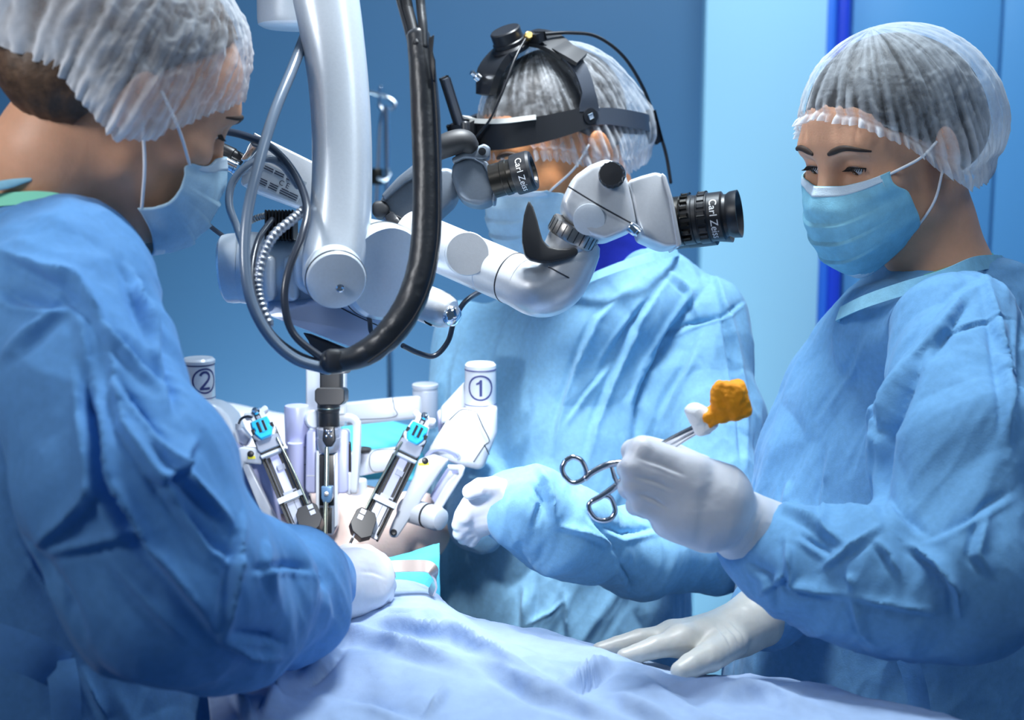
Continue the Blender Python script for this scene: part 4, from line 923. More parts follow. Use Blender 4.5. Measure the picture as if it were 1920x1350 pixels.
# horizontal drum: rounded end on the left, body, angled disc on the right
dl = P(455, 502, 1.50); dr = P(700, 508, 1.50); dax = unit(dr - dl)
lathe('drum', [(.0385, 0), (.0390, .004), (.0390, np.linalg.norm(dr - dl))], dl, dax, sw, sco, 48)
ld = P(412, 505, 1.50); le = np.linalg.norm(dl - ld)
lathe('drum_end', [(.0001, 0), (.022, .0008), (.033, .003), (.0365, .006), (.0378, .012), (.0378, le - .001), (.036, le)], ld, unit(dl - ld), sw, sco, 48)
for x in (505, 548): box('drum_rib', P(x, 520, 1.465), (dax, np.array([0, 1, 0]), UP), (px(26, 1.465), .03, px(86, 1.465)), sw, sco, .006, 3)
box('knuckle', P(600, 505, 1.46), (dax, FW, UP), (px(90, 1.46), .07, px(100, 1.46)), sw, sco, .02, 4)
rc = P(728, 512, 1.44); rax = unit(np.array([.62, -.80, -.10]))
rdk = lathe('side_disc', [(.046, -.07), (.050, -.05), (.0515, -.012), (.0505, -.004), (.047, .0), (.0001, .0015)], rc, rax, sw, sco, 56)
lathe('disc_seam', [(.0517, -.016), (.0523, -.0145), (.0517, -.013)], rc, rax, seam_m, rdk, 56)
# optics carrier slab below, with its seam, dovetail and the dark plate
pprism('optics_carrier', [(498, 560, 1.50), (690, 550, 1.48), (732, 572, 1.50), (716, 634, 1.50), (668, 655, 1.46), (498, 590, 1.44)], 0, .12, lilac, sco, .004)
pxt('seam_line', [(612, 562, 1.462), (660, 588, 1.462), (712, 612, 1.478)], 1.2, seam_m, sco, seg=6)
pprism('dovetail', [(566, 622, 1.46), (648, 655, 1.46), (648, 700, 1.46), (600, 704, 1.46), (578, 640, 1.46)], 0, .05, blk_m, sco, .003)
# camera box with its rating label and sockets
bx0 = [(480, 250), (590, 304), (590, 394), (572, 392), (450, 346), (462, 276)]
cbx = pprism('camera_box', bx0, 1.56, .07, ssil, sco, .003)
lab_c = P(527, 343, 1.556); lx = unit(P(575, 362, 1.556) - P(492, 322, 1.556)); ly = unit(np.cross(TOCAM(lab_c), lx)); ly = ly if ly[2] > 0 else -ly
lbl = box('rating_label', lab_c, (lx, ly, np.cross(lx, ly)), (.052, .026, .001), label_grey, cbx, 0)
ln = unit(np.cross(lx, ly)); ln = ln if ln @ TOCAM(lab_c) > 0 else -ln
rngl = np.random.RandomState(3)
text_flat('lettering', 'C E', .0085, lab_c + ln * .0009 + lx * .004, lx, ly, print_dark, lbl)
k = 0
for row in (.0095, .0068, -.0052, -.0078, -.0104):
    for x0 in (-.019, -.006, .008, .0185): 
        box('print_line', lab_c + ln * .0008 + ly * row + lx * x0, (lx, ly, ln), (.009 + .003 * rngl.rand(), .0011, .0004), print_dark, lbl)
a = P(392, 291, 1.545); b = P(444, 316, 1.55); L_ = np.linalg.norm(b - a)
lathe('plug', [(.004, 0), (.0042, .006), (.0068, .008), (.0068, L_ * .42), (.0055, L_ * .44), (.0055, L_ * .56), (.0072, L_ * .58), (.0072, L_ * .9), (.008, L_ * .92), (.008, L_)], a, b - a, chrome, cbx, 24, ribs=10, rib_d=.12, rib_rng=(.009, L_ * .4))
a = P(396, 270, 1.56); b = P(455, 300, 1.56); L_ = np.linalg.norm(b - a)
lathe('plug', [(.0035, 0), (.0045, .006), (.0075, .012), (.0082, L_ * .7), (.0072, L_ * .72), (.0068, L_)], a, b - a, blk, cbx, 20)
pprism('socket_plate', [(476, 248), (490, 256), (488, 275), (466, 303), (450, 300), (460, 285), (468, 268)], 1.55, .02, chrome, cbx, .001)
pprism('socket_plate', [(452, 330), (470, 322), (474, 340), (455, 348)], 1.555, .01, label_grey, cbx, .001)
# clamp with fins
for i in range(9): box('clamp_fin', P(503 + i * 6.2, 424, 1.47), (RX, FW, UP), (px(3.6, 1.47), .034, px(56, 1.47)), blk_m, sco, .0008, 1)
box('clamp_block', P(528, 424, 1.49), (RX, FW, UP), (px(54, 1.49), .03, px(52, 1.49)), blk_m, sco, .002)
# hoses
pxt('grey_hose', [(575, 60, 1.46), (548, 130, 1.42), (515, 210, 1.385), (487, 300, 1.36), (464, 400, 1.345), (459, 490, 1.335), (471, 565, 1.33), (505, 630, 1.33), (555, 674, 1.335), (618, 693, 1.345)], 10.5, hose_grey, sco, seg=20)
pxt('grey_hose', [(560, 350, 1.50), (530, 310, 1.485), (497, 298, 1.475), (462, 312, 1.465), (435, 345, 1.46), (430, 385, 1.455), (444, 425, 1.45), (456, 460, 1.44)], 7.5, hose_grey, sco, seg=16)
pxt('black_cable', [(417, 245, 1.60), (460, 255, 1.55), (510, 278, 1.50), (552, 325, 1.45), (575, 385, 1.40), (567, 440, 1.37), (540, 510, 1.355), (534, 570, 1.35), (552, 628, 1.35), (612, 678, 1.35)], 7.5, hose_dark, sco, seg=14)
pxt('black_cable', [(510, 412, 1.45), (484, 450, 1.41), (472, 510, 1.38), (480, 570, 1.365), (510, 625, 1.355), (555, 662, 1.352), (612, 684, 1.352)], 6.0, hose_dark, sco, seg=12)
pxt('black_cable', [(350, 350, 1.66), (366, 388, 1.62), (390, 420, 1.58), (424, 447, 1.55)], 4.5, hose_dark, sco, seg=10)
pxt('black_cable', [(560, 668, 1.36), (590, 682, 1.355), (622, 688, 1.352)], 5.0, hose_dark, sco, seg=10)
cor = lambda t, th: 1 + .085 * np.sin(t * 2 * np.pi * 27)
pxt('metal_conduit', [(575, 390, 1.41), (548, 412, 1.40), (515, 440, 1.39), (494, 478, 1.385), (484, 525, 1.38), (488, 565, 1.378), (505, 610, 1.375)], 9.5, mat('conduit_steel', (.42, .45, .50), .42, .8), sco, n=60, seg=18, rfun=cor)
pxt('metal_conduit', [(455, 428, 1.50), (470, 414, 1.49), (490, 406, 1.485), (508, 404, 1.48)], 6.0, steel, sco, n=24, seg=12, rfun=lambda t, th: 1 + .12 * np.sin(t * 2 * np.pi * 14))
pxt('black_cable', [(905, 543, 1.62), (872, 566, 1.58), (852, 600, 1.56), (840, 640, 1.555), (815, 667, 1.55), (785, 662, 1.54), (755, 648, 1.52)], 5.2, hose_dark, sco, seg=10)
pxt('black_cable', [(687, 588, 1.455), (693, 600, 1.445), (696, 622, 1.445), (708, 634, 1.46)], 4.6, hose_dark, sco, seg=10)
# padded leather hose sleeve, splitting into strands above
def wrinkle(t, th):
    q = np.stack(np.broadcast_arrays(t * 15 + .6 * np.sin(th), np.cos(th) * .9, np.sin(th) * .9), -1).reshape(-1, 3); n = (1 - 2.4 * np.abs(perlin(q))).reshape(np.broadcast(t, th).shape)
    return 1 + .055 * n * np.clip((t - .30) * 2.5, .22, 1)
pxt('padded_hose_sleeve', [(784, 66, 1.38), (792, 130, 1.375), (798, 220, 1.37), (801, 320, 1.365), (800, 420, 1.36), (793, 490, 1.355), (775, 555, 1.35), (744, 610, 1.345), (704, 650, 1.343), (660, 672, 1.342), (612, 678, 1.342)],
    [22, 25, 27.5, 27.5, 28, 27.5, 27.5, 27, 25, 22, 20], leather, sco, n=22, seg=28, rfun=wrinkle)
pxt('sleeve_seam', [(807, 70, 1.368), (818, 200, 1.356), (823, 330, 1.350), (822, 440, 1.345), (808, 525, 1.336), (780, 590, 1.33), (735, 645, 1.328), (690, 680, 1.328)], 2.4, blk, sco, seg=8)
pxt('strand', [(742, -30, 1.40), (752, 10, 1.395), (764, 50, 1.385), (774, 90, 1.375)], [7, 7, 8, 8], leather, sco, seg=12)
pxt('braided_strand', [(758, -30, 1.395), (764, 10, 1.39), (774, 50, 1.38), (782, 84, 1.37)], 9.5, blk_m, sco, n=30, seg=14, rfun=lambda t, th: 1 + .10 * np.sin(t * 150 + th * 2) * np.sin(t * 150 - th * 2))
pxt('strand', [(786, -30, 1.39), (789, 10, 1.385), (793, 50, 1.375), (795, 90, 1.37)], 9, leather, sco, seg=12)
pprism('sleeve_flap', [(803, 72, 1.355), (814, 64, 1.352), (811, 98, 1.35), (816, 112, 1.35), (817, 155, 1.352), (811, 150, 1.352), (806, 120, 1.352)], 0, .006, blk, sco, .001)
wc = P(628, 677, 1.345); box('hose_collar', wc, (RX, FW, UP), (px(36, 1.345), .030, px(46, 1.345)), blk_m, sco, .006, 3)
# second binocular (facing the surgeon), behind the sleeve
D2 = 1.64
b2 = bm_obj('binocular_housing', join_bm(prism_bm([P(x, y, D2) for x, y in ((711, 372), (735, 352), (775, 330), (798, 318), (840, 312), (858, 322), (862, 345), (852, 376), (826, 400), (775, 440), (738, 434), (716, 410))], FW * .07, .008, 3)), sg, sco)
pprism('housing_lid', [(714, 366), (745, 332), (782, 302), (800, 300), (806, 318), (760, 342), (722, 376)], D2 - .012, .06, sg, b2, .003)
pprism('housing_band', [(712, 384), (742, 402), (780, 422), (776, 430), (738, 412), (711, 392)], D2 - .004, .01, seam_m, b2, .001)
pprism('knob', [(697, 378), (718, 374), (730, 386), (728, 402), (712, 408), (697, 404)], D2 - .01, .04, blk_m, b2, .005)
lathe('ring', [(.021, 0), (.0225, .002), (.0225, .010), (.021, .012)], P(742, 436, D2 - .02), unit(P(775, 412, D2 - .02) - P(742, 436, D2 - .02)) * np.array([1, 1, 1]), blk, b2, 40, ribs=24, rib_d=.06, rib_rng=(.001, .011))
eb0 = P(850, 352, D2 - .02); eb1 = P(924, 338, D2 - .045); ea = unit(eb1 - eb0); le = np.linalg.norm(eb1 - eb0)
eh = bm_obj('eyepiece_housing', prism_bm([P(x, y, D2 - .03) for x, y in ((848, 304), (886, 292), (912, 304), (930, 344), (928, 374), (906, 385), (876, 381), (858, 366), (846, 330))], FW * .06, .014, 4), sg, b2)
pprism('housing_rim', [(886, 290), (914, 303), (934, 346), (929, 378), (922, 378), (927, 348), (906, 308), (884, 296)], D2 - .034, .05, sg, eh, .002)
eyp = lathe('eyepiece', [(.0195, 0), (.0195, .013), (.0205, .014), (.0205, .020), (.0195, .021), (.0198, .026), (.0228, .027), (.0232, .034), (.0222, .038), (.0226, .040), (.0226, .046), (.0195, .049), (.015, .049), (.013, .044), (.0001, .043)], P(924, 340, D2 - .050), unit(P(995, 320, D2 - .05) - P(924, 340, D2 - .04)), blk_metal, b2, 48)
eax = unit(P(995, 320, D2 - .05) - P(924, 340, D2 - .04))
lathe('focus_ring', [(.0229, .0265), (.0234, .028), (.0234, .046), (.0215, .049), (.016, .0495), (.016, .046)], P(924, 340, D2 - .050), eax, blk, eyp, 48)
text_round('lettering', 'Carl Zeiss', .0105, P(924, 340, D2 - .050), eax, .0236, TOCAM(P(980, 330, D2 - .06)) - UP * .10, .0375, print_white, eyp)
pxt('cushion', [(806, 288, D2 - .03), (838, 272, D2 - .035), (868, 264, D2 - .035), (884, 276, D2 - .03)], [19, 23, 22, 17], blk_m, b2, seg=20)
pprism('bracket', [(846, 296), (872, 284), (908, 268), (920, 276), (918, 296), (906, 300), (872, 296), (850, 306)], D2 - .035, .02, sg, b2, .003)
lathe('bracket_hole', [(.0001, 0), (.0045, .0005), (.0045, .002)], P(904, 284, D2 - .038), -TOCAM(P(904, 284, 1.6)), blk, b2, 16)
# main binocular arm to the right
a0 = P(770, 440, 1.60); a1 = P(985, 532, 1.50); ax1 = unit(a1 - a0); L1 = np.linalg.norm(a1 - a0)
armT = lathe('binocular_arm', [(.0285, 0), (.0285, L1 * .70), (.0279, L1 * .705), (.0279, L1 * .715), (.0285, L1 * .72), (.0285, L1)], a0, ax1, ssil, sco, 56)
lathe('arm_seam', [(.0287, L1 * .885), (.0291, L1 * .89), (.0287, L1 * .895)], a0, ax1, seam_m, armT, 56)
dcc = P(876, 476, 1.50); dn = unit(TOCAM(dcc) + ax1 * .25 + UP * .1)
bm_obj('arm_disc', lathe_bm([(.0235, -.012), (.0240, .0015), (.0230, .0028), (.0001, .0030)], dcc, dn, 48), ssil, armT)
elb = tube('elbow', [a1 - ax1 * .012, P(1012, 545, 1.49), P(1045, 532, 1.487), P(1068, 496, 1.487), P(1086, 462, 1.49)], [.0285, .0288, .0290, .0275, .0245], ssil, sco, n=10, seg=40)
pxt('elbow_seam', [(1028, 500, 1.450), (1050, 512, 1.452), (1072, 524, 1.462)], 1.5, seam_m, elb, seg=6)
# black horn-shaped handle
horn = [(992, 375), (1000, 388), (1008, 414), (1013, 434), (1018, 450), (1029, 462), (1046, 466), (1062, 466), (1076, 463), (1084, 468), (1084, 476), (1072, 482), (1056, 487), (1035, 491), (1012, 491), (994, 487), (984, 478), (979, 452), (979, 430), (982, 404), (987, 386)]
pprism('handle', horn, 1.452, .024, blk_m, sco, .0055, 4)
# knurled ring and head
rg0 = P(1063, 459, 1.48); rg1 = P(1082, 424, 1.475); rga = unit(rg1 - rg0)
lathe('adapter', [(.0225, -.008), (.0235, .004), (.0235, .010)], rg0, rga, ssil, sco, 48)
krg = lathe('knurled_ring', [(.0262, .006), (.0272, .008), (.0272, .0215), (.0262, .0235)], rg0, rga, steel, sco, 72)
for i in range(24):
    t = 2 * math.pi * i / 24; x_, y_, z_ = axes_from(rga); n_ = x_ * math.cos(t) + y_ * math.sin(t)
    box('notch', rg0 + rga * .0148 + n_ * .0272, (np.cross(rga, n_), n_, rga), (.0010, .0006, .013), seam_m, krg)
hp = [(1052, 376), (1066, 348), (1074, 331), (1106, 308), (1140, 295), (1168, 310), (1178, 338), (1188, 380), (1196, 424), (1166, 437), (1134, 450), (1108, 442), (1086, 430), (1058, 402)]
hd = pprism('binocular_head', hp, 1.445, .075, ssil, sco, .011, 5)
pxt('seam_line', [(1066, 350, 1.4415), (1130, 389, 1.4415), (1194, 424, 1.443)], 1.6, seam_m, hd, seg=6)
lathe('inlay', [(.0001, .0016), (.012, .0012), (.0165, 0), (.0165, -.004)], P(1104, 412, 1.4445), unit(TOCAM(P(1104, 412, 1.44)) - UP * .15), sw, hd, 40)
kb = P(1148, 329, 1.443); lathe('focus_knob', [(.0135, 0), (.0135, .010), (.0120, .0125), (.0001, .0130)], kb, TOCAM(kb) - RX * .1 + UP * .15, blk, hd, 72, ribs=14, rib_d=.07, rib_rng=(-.001, .0105))
lathe('knob_collar', [(.0142, -.002), (.0142, .0025)], kb, TOCAM(kb) - RX * .1 + UP * .15, chrome, hd, 40)
ebx = pprism('eyepiece_box', [(1177, 338), (1203, 329), (1232, 321), (1246, 328), (1258, 368), (1276, 460), (1248, 463), (1204, 444), (1196, 420)], 1.448, .075, ssil, sco, .006, 4)
pprism('box_rim', [(1240, 323), (1249, 329), (1262, 372), (1279, 460), (1270, 464), (1254, 372)], 1.444, .082, ssil, ebx, .002)
a = P(1180, 424, 1.437); b = P(1198, 437, 1.437); lathe('lever', [(.0055, 0), (.006, .001), (.006, .009), (.0048, .010), (.0048, np.linalg.norm(b - a))], a, b - a, chrome, ebx, 20)
ep0 = P(1264, 416, 1.478); epx = unit(P(1391, 400, 1.455) - P(1264, 416, 1.478))
ep = lathe('eyepiece', [(.0255, 0), (.0255, .010), (.0262, .011), (.0262, .022), (.0252, .023), (.0252, .027), (.0270, .0285), (.0270, .0385), (.0258, .0395), (.0258, .053), (.0225, .055), (.0222, .058), (.0245, .062), (.0252, .070), (.0240, .070), (.019, .064), (.0001, .064)], ep0, epx, blk, sco, 64)
lathe('focus_ring', [(.0265, .0005), (.0265, .009), (.0258, .010)], ep0, epx, blk_metal, ep, 64)
for i in range(9):
    t = math.pi * (0.05 + i * .1) + 1.2; x_, y_, z_ = axes_from(epx); n_ = x_ * math.cos(t) + y_ * math.sin(t)
    box('grip_rib', ep0 + epx * .0155 + n_ * .0268, (np.cross(epx, n_), n_, epx), (.004, .0035, .008), blk_metal, ep, .0008, 1); box('grip_rib', ep0 + epx * .0335 + n_ * .0272, (np.cross(epx, n_), n_, epx), (.005, .002, .008), blk, ep, .0006, 1)
text_round('lettering', 'Carl Zeiss', .0112, ep0, epx, .0260, TOCAM(ep0 + epx * .045) - UP * .12, .0462, print_white, ep)
ep2 = lathe('eyepiece', [(.0255, 0), (.0255, .022), (.0262, .023), (.0262, .053), (.0225, .055), (.0252, .070), (.019, .064), (.0001, .064)], ep0 + FW * .060, epx, blk, sco, 48)
# small cylinder low on the right, with chromed end and clip
a = P(752, 552, 1.53); b = P(846, 588, 1.50); L_ = np.linalg.norm(b - a)
sm = lathe('side_handle', [(.0205, 0), (.0205, L_ * .7), (.0195, L_ * .85), (.0165, L_ * .97), (.014, L_)], a, b - a, ssil, sco, 40)
lathe('chrome_tip', [(.0110, -.006), (.0118, .0), (.0110, .003), (.008, .006), (.0001, .008)], P(848, 592, 1.494), unit(b - a) + TOCAM(b) * .5, chrome, sm, 28)
pprism('clip', [(790, 592), (803, 600), (816, 604), (808, 612), (797, 606)], 1.50, .01, blk, sm, .001)
# ------------------------------------------------------------------ robotic arms over the field
rw = mat('robot_white', (0.60, 0.64, 0.70), 0.30, 0.05, coat=0.2, bump=.02, bscale=500)
rl = mat('robot_lilac', (0.45, 0.48, 0.72), 0.35, 0.1)
rg = mat('robot_grey', (0.50, 0.55, 0.63), 0.38, 0.15, bump=.03, bscale=700)
blue_c = mat('cartridge_blue', (0.02, 0.42, 0.78), 0.35, coat=.3)
rod_m = mat('rod_metal', (0.36, 0.40, 0.34), 0.25, 0.9)
alu = mat('aluminium', (0.46, 0.49, 0.58), 0.3, 0.6)
yellow = mat('sticker_yellow', (0.85, 0.75, 0.05), 0.5)
def instrument(T, B, side, parent):
    """instrument slide: tray with rods, sled, blue cartridge, head bracket and cannula block; side = where the block sits"""
    T, B = np.asarray(T), np.asarray(B); L = np.linalg.norm(B - T); s = L / 240.0; u = unit(B - T); n = TOCAM((T + B) / 2); n = unit(n - u * (n @ u)); w = unit(np.cross(u, n))
    if w[0] < 0: w = -w
    ax = (w, u, n); at = lambda a, b, c=0: T + s * (a * u + b * w + c * n)
    bx = lambda nm, a, b, c, sz, m, par, bev=.0006: box(nm, at(a, b, c), ax, np.array(sz) * s, m, par, bev, 2)
    poly = lambda nm, pts, c, th, m, par, bev=.0006: bm_obj(nm, prism_bm([at(a, b, c) for a, b in pts], -n * th * s, bev, 1), m, par, 18)
    tray = bx('slide_tray', 138, 0, -8, (42, 200, 8), alu, parent)
    bx('slide_channel', 128, 0, -3.4, (26, 176, 1.5), blk_m, tray, .0002); bx('channel_floor', 120, 0, -2.4, (15, 96, 1.2), rl, tray, .0002); bx('channel_plate', 205, 0, -2.4, (22, 52, 1.6), alu, tray, .0003)
    bx('groove', 205, 2, -1.5, (.8, 52, .6), seam_m, tray, 0)
    for b in (-21, 21): bx('side_wall', 138, b, -4, (3, 204, 12), blk_m, tray, .0004)
    for b in (-16.5, 16.5): tube('guide_rod', [at(62, b, 2), at(150, b, 2), at(232, b, 2)], 2.0 * s, blk_metal, parent, n=3, seg=10)
    bx('cross_plate', 172, 0, 2, (46, 8, 7), rg, parent, .001); bx('cross_plate', 165, 2, 0, (24, 10, 4), alu, parent, .0004); bx('screw', 166, 10, 3, (5, 4, 3), blk, parent, .0004); bx('clip_plate', 112, 4, 0, (13, 9, 3), alu, parent, .0004)
    poly('sled', [(52, -21), (52, 21), (70, 23), (76, 20), (76, -20), (70, -23)], 12, 14, alu, parent, .001); poly('sled_band', [(70, -20), (70, 20), (80, 20), (80, -20)], 9, 10, blk_m, parent); poly('sled_lip', [(79, -23), (79, 23), (86, 22), (86, -22)], 9, 12, rg, parent, .001)
    body = poly('carriage', [(14, -17), (14, 17), (44, 22), (54, 15), (54, -15), (44, -22)], 14, 16, rw, parent, .0012)
    # blue cartridge with fingers
    poly('cartridge', [(18, -15), (18, 15), (30, 17), (33, 13.5), (38, 13.5), (41, 17), (48, 14), (56, 10), (56, -10), (48, -14), (41, -17), (38, -13.5), (33, -13.5), (30, -17)], 22, 9, blue_c, parent, .0012)
    for b in (-5, 5): bx('slot', 34, b, 22.4, (3.4, 20, 1.2), blk, parent, .0004)
    for b in (-18, 18): bx('latch', 36, b, 16, (4, 7, 6), blk, parent, .0005)
    bx('rib', 34, 0, 22.5, (3, 22, 1.4), blue_c, parent, .0005)
    # head bracket with wings and knob
    poly('head_bracket', [(-4, -8), (-8, -19), (-2, -23), (4, -21), (6, -13), (16, -14), (16, 14), (6, 13), (4, 21), (-2, 23), (-8, 19), (-4, 8)], 12, 12, rw, parent, .0012)
    bx('bracket_slot', 6, 0, 12.5, (9, 16, 2), blk, parent, .0003); lathe('knob', [(7 * s, 0), (7.5 * s, 3 * s), (5 * s, 6 * s), (.0001, 7 * s)], at(-2, 0, 11), n, chrome, parent, 24); bx('bracket_stem', 14, 0, 13, (5, 10, 2), alu, parent, .0003)
    # cannula block and tube
    bb = poly('cannula_block', [(204, side * 4), (204, side * 30), (212, side * 36), (238, side * 36), (250, side * 26), (256, side * 6), (244, -side * 8), (214, -side * 4)], 24, 34, blk, parent, .0007)
    lathe('cannula_collar', [(8 * s, 0), (8 * s, 5 * s), (5 * s, 6 * s), (5 * s, 9 * s), (2.5 * s, 10 * s)], at(240, side * 22, 14), u + n * .35, chrome, bb, 24)
    for a in (211, 222): bx('block_window', a, side * 24, 24.3, (9, 7, 1), alu, bb, .0004)
    tube('instrument_shaft', [at(62, side * 17, 14), at(150, side * 22, 14), at(244, side * 22, 14)], 2.1 * s, rod_m, parent, n=3, seg=10)
    return at, n, u, w, s
def badge(c, R_, ch, parent, nrm, m=print_navy, r=.0172):
    """ringed numeral wrapped on the front of a round housing of radius R_ about the upright axis through c"""
    t = np.linspace(0, 2 * np.pi, 64); n = unit(nrm * np.array([1, 1, 0])); e = np.array([-n[1], n[0], 0]); e = e if e[0] > 0 else -e
    def wrap(x, y): a = x / R_; return np.asarray(c) + (R_ + .0004) * (np.cos(a)[:, None] * n + np.sin(a)[:, None] * e) + y[:, None] * np.array([0, 0, 1.0])
    o, i_ = wrap(r * np.cos(t), r * np.sin(t)), wrap(r * .86 * np.cos(t), r * .86 * np.sin(t)); k = len(t)
    mesh('badge_ring', np.vstack([o, i_]), [(j, j + 1, k + j + 1, k + j) for j in range(k - 1)], m, parent)
    if ch == '1': V = np.array([(-.06, -.5), (.10, -.5), (.10, .5), (-.03, .5), (-.10, .38), (-.26, .30), (-.26, .17), (-.06, .24)]) * .022; Fc = [(0, 1, 2, 3), (0, 3, 4, 7), (4, 5, 6, 7)]
    else:
        ln_ = [(.26 * math.cos(q), .23 + .26 * math.sin(q)) for q in np.linspace(math.radians(165), math.radians(-38), 16)] + [(x_, y_) for x_, y_ in zip(np.linspace(.17, -.24, 8), np.linspace(.02, -.42, 8))]
        ln_ = np.array(ln_); tg = np.gradient(ln_, axis=0); tg /= np.linalg.norm(tg, axis=1, keepdims=True); nn = np.stack([-tg[:, 1], tg[:, 0]], 1) * .07
        A_ = np.vstack([np.stack([ln_ + nn, ln_ - nn], 1).reshape(-1, 2)]); n_ = len(ln_); Fc = [(2 * i, 2 * i + 1, 2 * i + 3, 2 * i + 2) for i in range(n_ - 1)]
        bs = np.array([(x_, y_) for x_ in np.linspace(-.30, .28, 7) for y_ in (-.36, -.5)]); k_ = len(A_); V = np.vstack([A_, bs]) * .024; Fc += [(k_ + 2 * i, k_ + 2 * i + 1, k_ + 2 * i + 3, k_ + 2 * i + 2) for i in range(6)]
    mesh('numeral', wrap(V[:, 0], V[:, 1]), Fc, m, parent, smooth=False)

# arm 1, on the right
r1 = empty('surgical_robot', tuple(P(880, 860, 1.84)), 'white robotic arm numbered 1, its instrument slide leaning down to the left', 'robot')
a = P(901, 765, 1.845); hh = px(82, 1.845)
hs = lathe('label_housing', [(.0195, 0), (.0207, .003), (.0207, hh * .88), (.0200, hh * .89), (.0200, hh * .91), (.0207, hh * .92), (.0207, hh), (.018, hh + .003)], a, (0, .0, 1), rw, r1, 48)
for q in (.006, hh * .90): lathe('housing_line', [(.0208, q - .0006), (.0212, q), (.0208, q + .0006)], a, (0, 0, 1), print_navy, hs, 48)
badge(a + np.array([0, 0, hh * .52]), .0207, '1', hs, TOCAM(a))
pprism('shoulder', [(826, 764), (870, 716), (876, 760), (846, 788), (826, 796)], 1.845, .04, rg, r1, .003)
pprism('shoulder_gap', [(819, 772), (832, 762), (832, 800), (822, 812)], 1.86, .03, rl, r1, .002)
ua = pprism('upper_arm', [(836, 790), (864, 764), (892, 770), (932, 758), (932, 812), (905, 884), (870, 876), (800, 852), (806, 838)], 1.80, .09, rw, r1, .010, 5)
pxt('panel_line', [(893, 772, 1.798), (905, 800, 1.797), (917, 826, 1.798), (908, 836, 1.797), (888, 866, 1.797)], .9, seam_m, ua, seg=6); pxt('panel_line', [(842, 788, 1.799), (866, 768, 1.798), (893, 772, 1.798)], .9, seam_m, ua, seg=6); pxt('panel_line', [(908, 834, 1.797), (917, 852, 1.80)], .9, seam_m, ua, seg=6)
pxt('grip_arc', [(800, 856, 1.79), (812, 844, 1.782), (830, 841, 1.78), (848, 848, 1.784), (856, 856, 1.79)], 4.5, rl, r1, seg=12)
lk = pprism('link_plate', [(784, 862), (812, 852), (842, 862), (826, 884), (795, 930), (757, 990), (744, 1009), (732, 1008), (728, 998), (735, 980), (776, 892)], 1.775, .016, rw, r1, .003, 3)
lathe('bolt', [(.0042, 0), (.0042, .002), (.0028, .003), (.0001, .0026)], P(738, 998, 1.774), TOCAM(P(738, 998, 1.77)), blk, lk, 20)
lathe('button', [(.0042, 0), (.0042, .0016), (.003, .0022), (.0001, .0022)], P(797, 864, 1.774), TOCAM(P(797, 864, 1.77)), blk, lk, 20)
pprism('sticker', [(784, 868), (804, 867), (805, 872), (785, 873)], 1.7735, .0008, yellow, lk)
pprism('link_inner', [(790, 886), (812, 880), (820, 888), (748, 994), (738, 980)], 1.795, .02, rl, r1, .002)
pprism('link_bar', [(852, 888), (864, 892), (824, 952), (812, 948), (838, 902)], 1.785, .014, rw, r1, .002)
pprism('link_frame', [(838, 872), (866, 873), (872, 878), (868, 892), (828, 955), (822, 952), (860, 890), (858, 882), (840, 882)], 1.78, .018, rw, r1, .002)
pprism('link_shade', [(838, 878), (864, 880), (822, 956), (806, 930), (824, 900)], 1.802, .012, rl, r1, .001)  # lilac plate stands in for the shade inside the bracket windows
m0, m1 = P(762, 955, 1.80), P(826, 974, 1.765); mx_ = unit(m1 - m0); ml = np.linalg.norm(m1 - m0)
mt = lathe('motor', [(.0150, -.004), (.0158, 0), (.0158, ml * .62), (.0150, ml * .63), (.0150, ml * .67), (.0158, ml * .68), (.0158, ml * .92), (.0138, ml * .98), (.0138, ml * 1.02), (.0100, ml * 1.05), (.0001, ml * 1.05)], m0, mx_, rw, r1, 48)
lathe('motor_seam', [(.0160, ml * .60), (.0162, ml * .62), (.0160, ml * .64)], m0, mx_, seam_m, mt, 48)
at1 = instrument(P(794, 786, 1.80), P(688, 1003, 1.735), -1, r1)
pxt('needle', [(668, 994, 1.725), (660, 1012, 1.715), (651, 1032, 1.705)], 1.9, alu, r1, seg=10); pxt('needle_band', [(661, 1010, 1.716), (657, 1018, 1.712)], 2.6, blk, r1, seg=10)

# arm 2, on the left
r2 = empty('surgical_robot', tuple(P(420, 860, 1.84)), 'white robotic arm numbered 2, half hidden by the assistant, slide leaning right', 'robot')
a = P(375, 752, 1.845); hh = px(78, 1.845)
hs = lathe('label_housing', [(.0195, 0), (.0205, .003), (.0205, hh * .88), (.0200, hh * .89), (.0200, hh * .91), (.0215, hh * .93), (.0218, hh), (.019, hh + .003)], a, (0, .0, 1), rw, r2, 48)
for q in (.006, hh * .90): lathe('housing_line', [(.0207, q - .0006), (.0212, q), (.0207, q + .0006)], a, (0, 0, 1), print_navy, hs, 48)
badge(a + np.array([0, 0, hh * .54]), .0205, '2', hs, TOCAM(a) + np.array([.42, 0, 0]))
pprism('upper_arm', [(345, 752), (376, 750), (404, 756), (426, 778), (440, 812), (449, 842), (420, 856), (345, 860)], 1.80, .09, rw, r2, .010, 5)
pprism('wrist_ring', [(410, 832), (436, 826), (452, 840), (440, 850), (414, 850)], 1.797, .03, rl, r2, .003)
pprism('link_plate', [(437, 846), (452, 838), (486, 840), (500, 858), (490, 872), (458, 868), (448, 886), (440, 868)], 1.775, .016, rw, r2, .003)
lathe('button', [(.0042, 0), (.0042, .0016), (.003, .0022), (.0001, .0022)], P(470, 851, 1.774), TOCAM(P(470, 851, 1.77)), blk, r2, 20)
pprism('sticker', [(464, 856), (478, 855), (479, 860), (465, 861)], 1.7735, .0008, yellow, r2)
pprism('link_bar', [(452, 872), (464, 866), (520, 978), (506, 984), (490, 966)], 1.782, .014, rw, r2, .002)
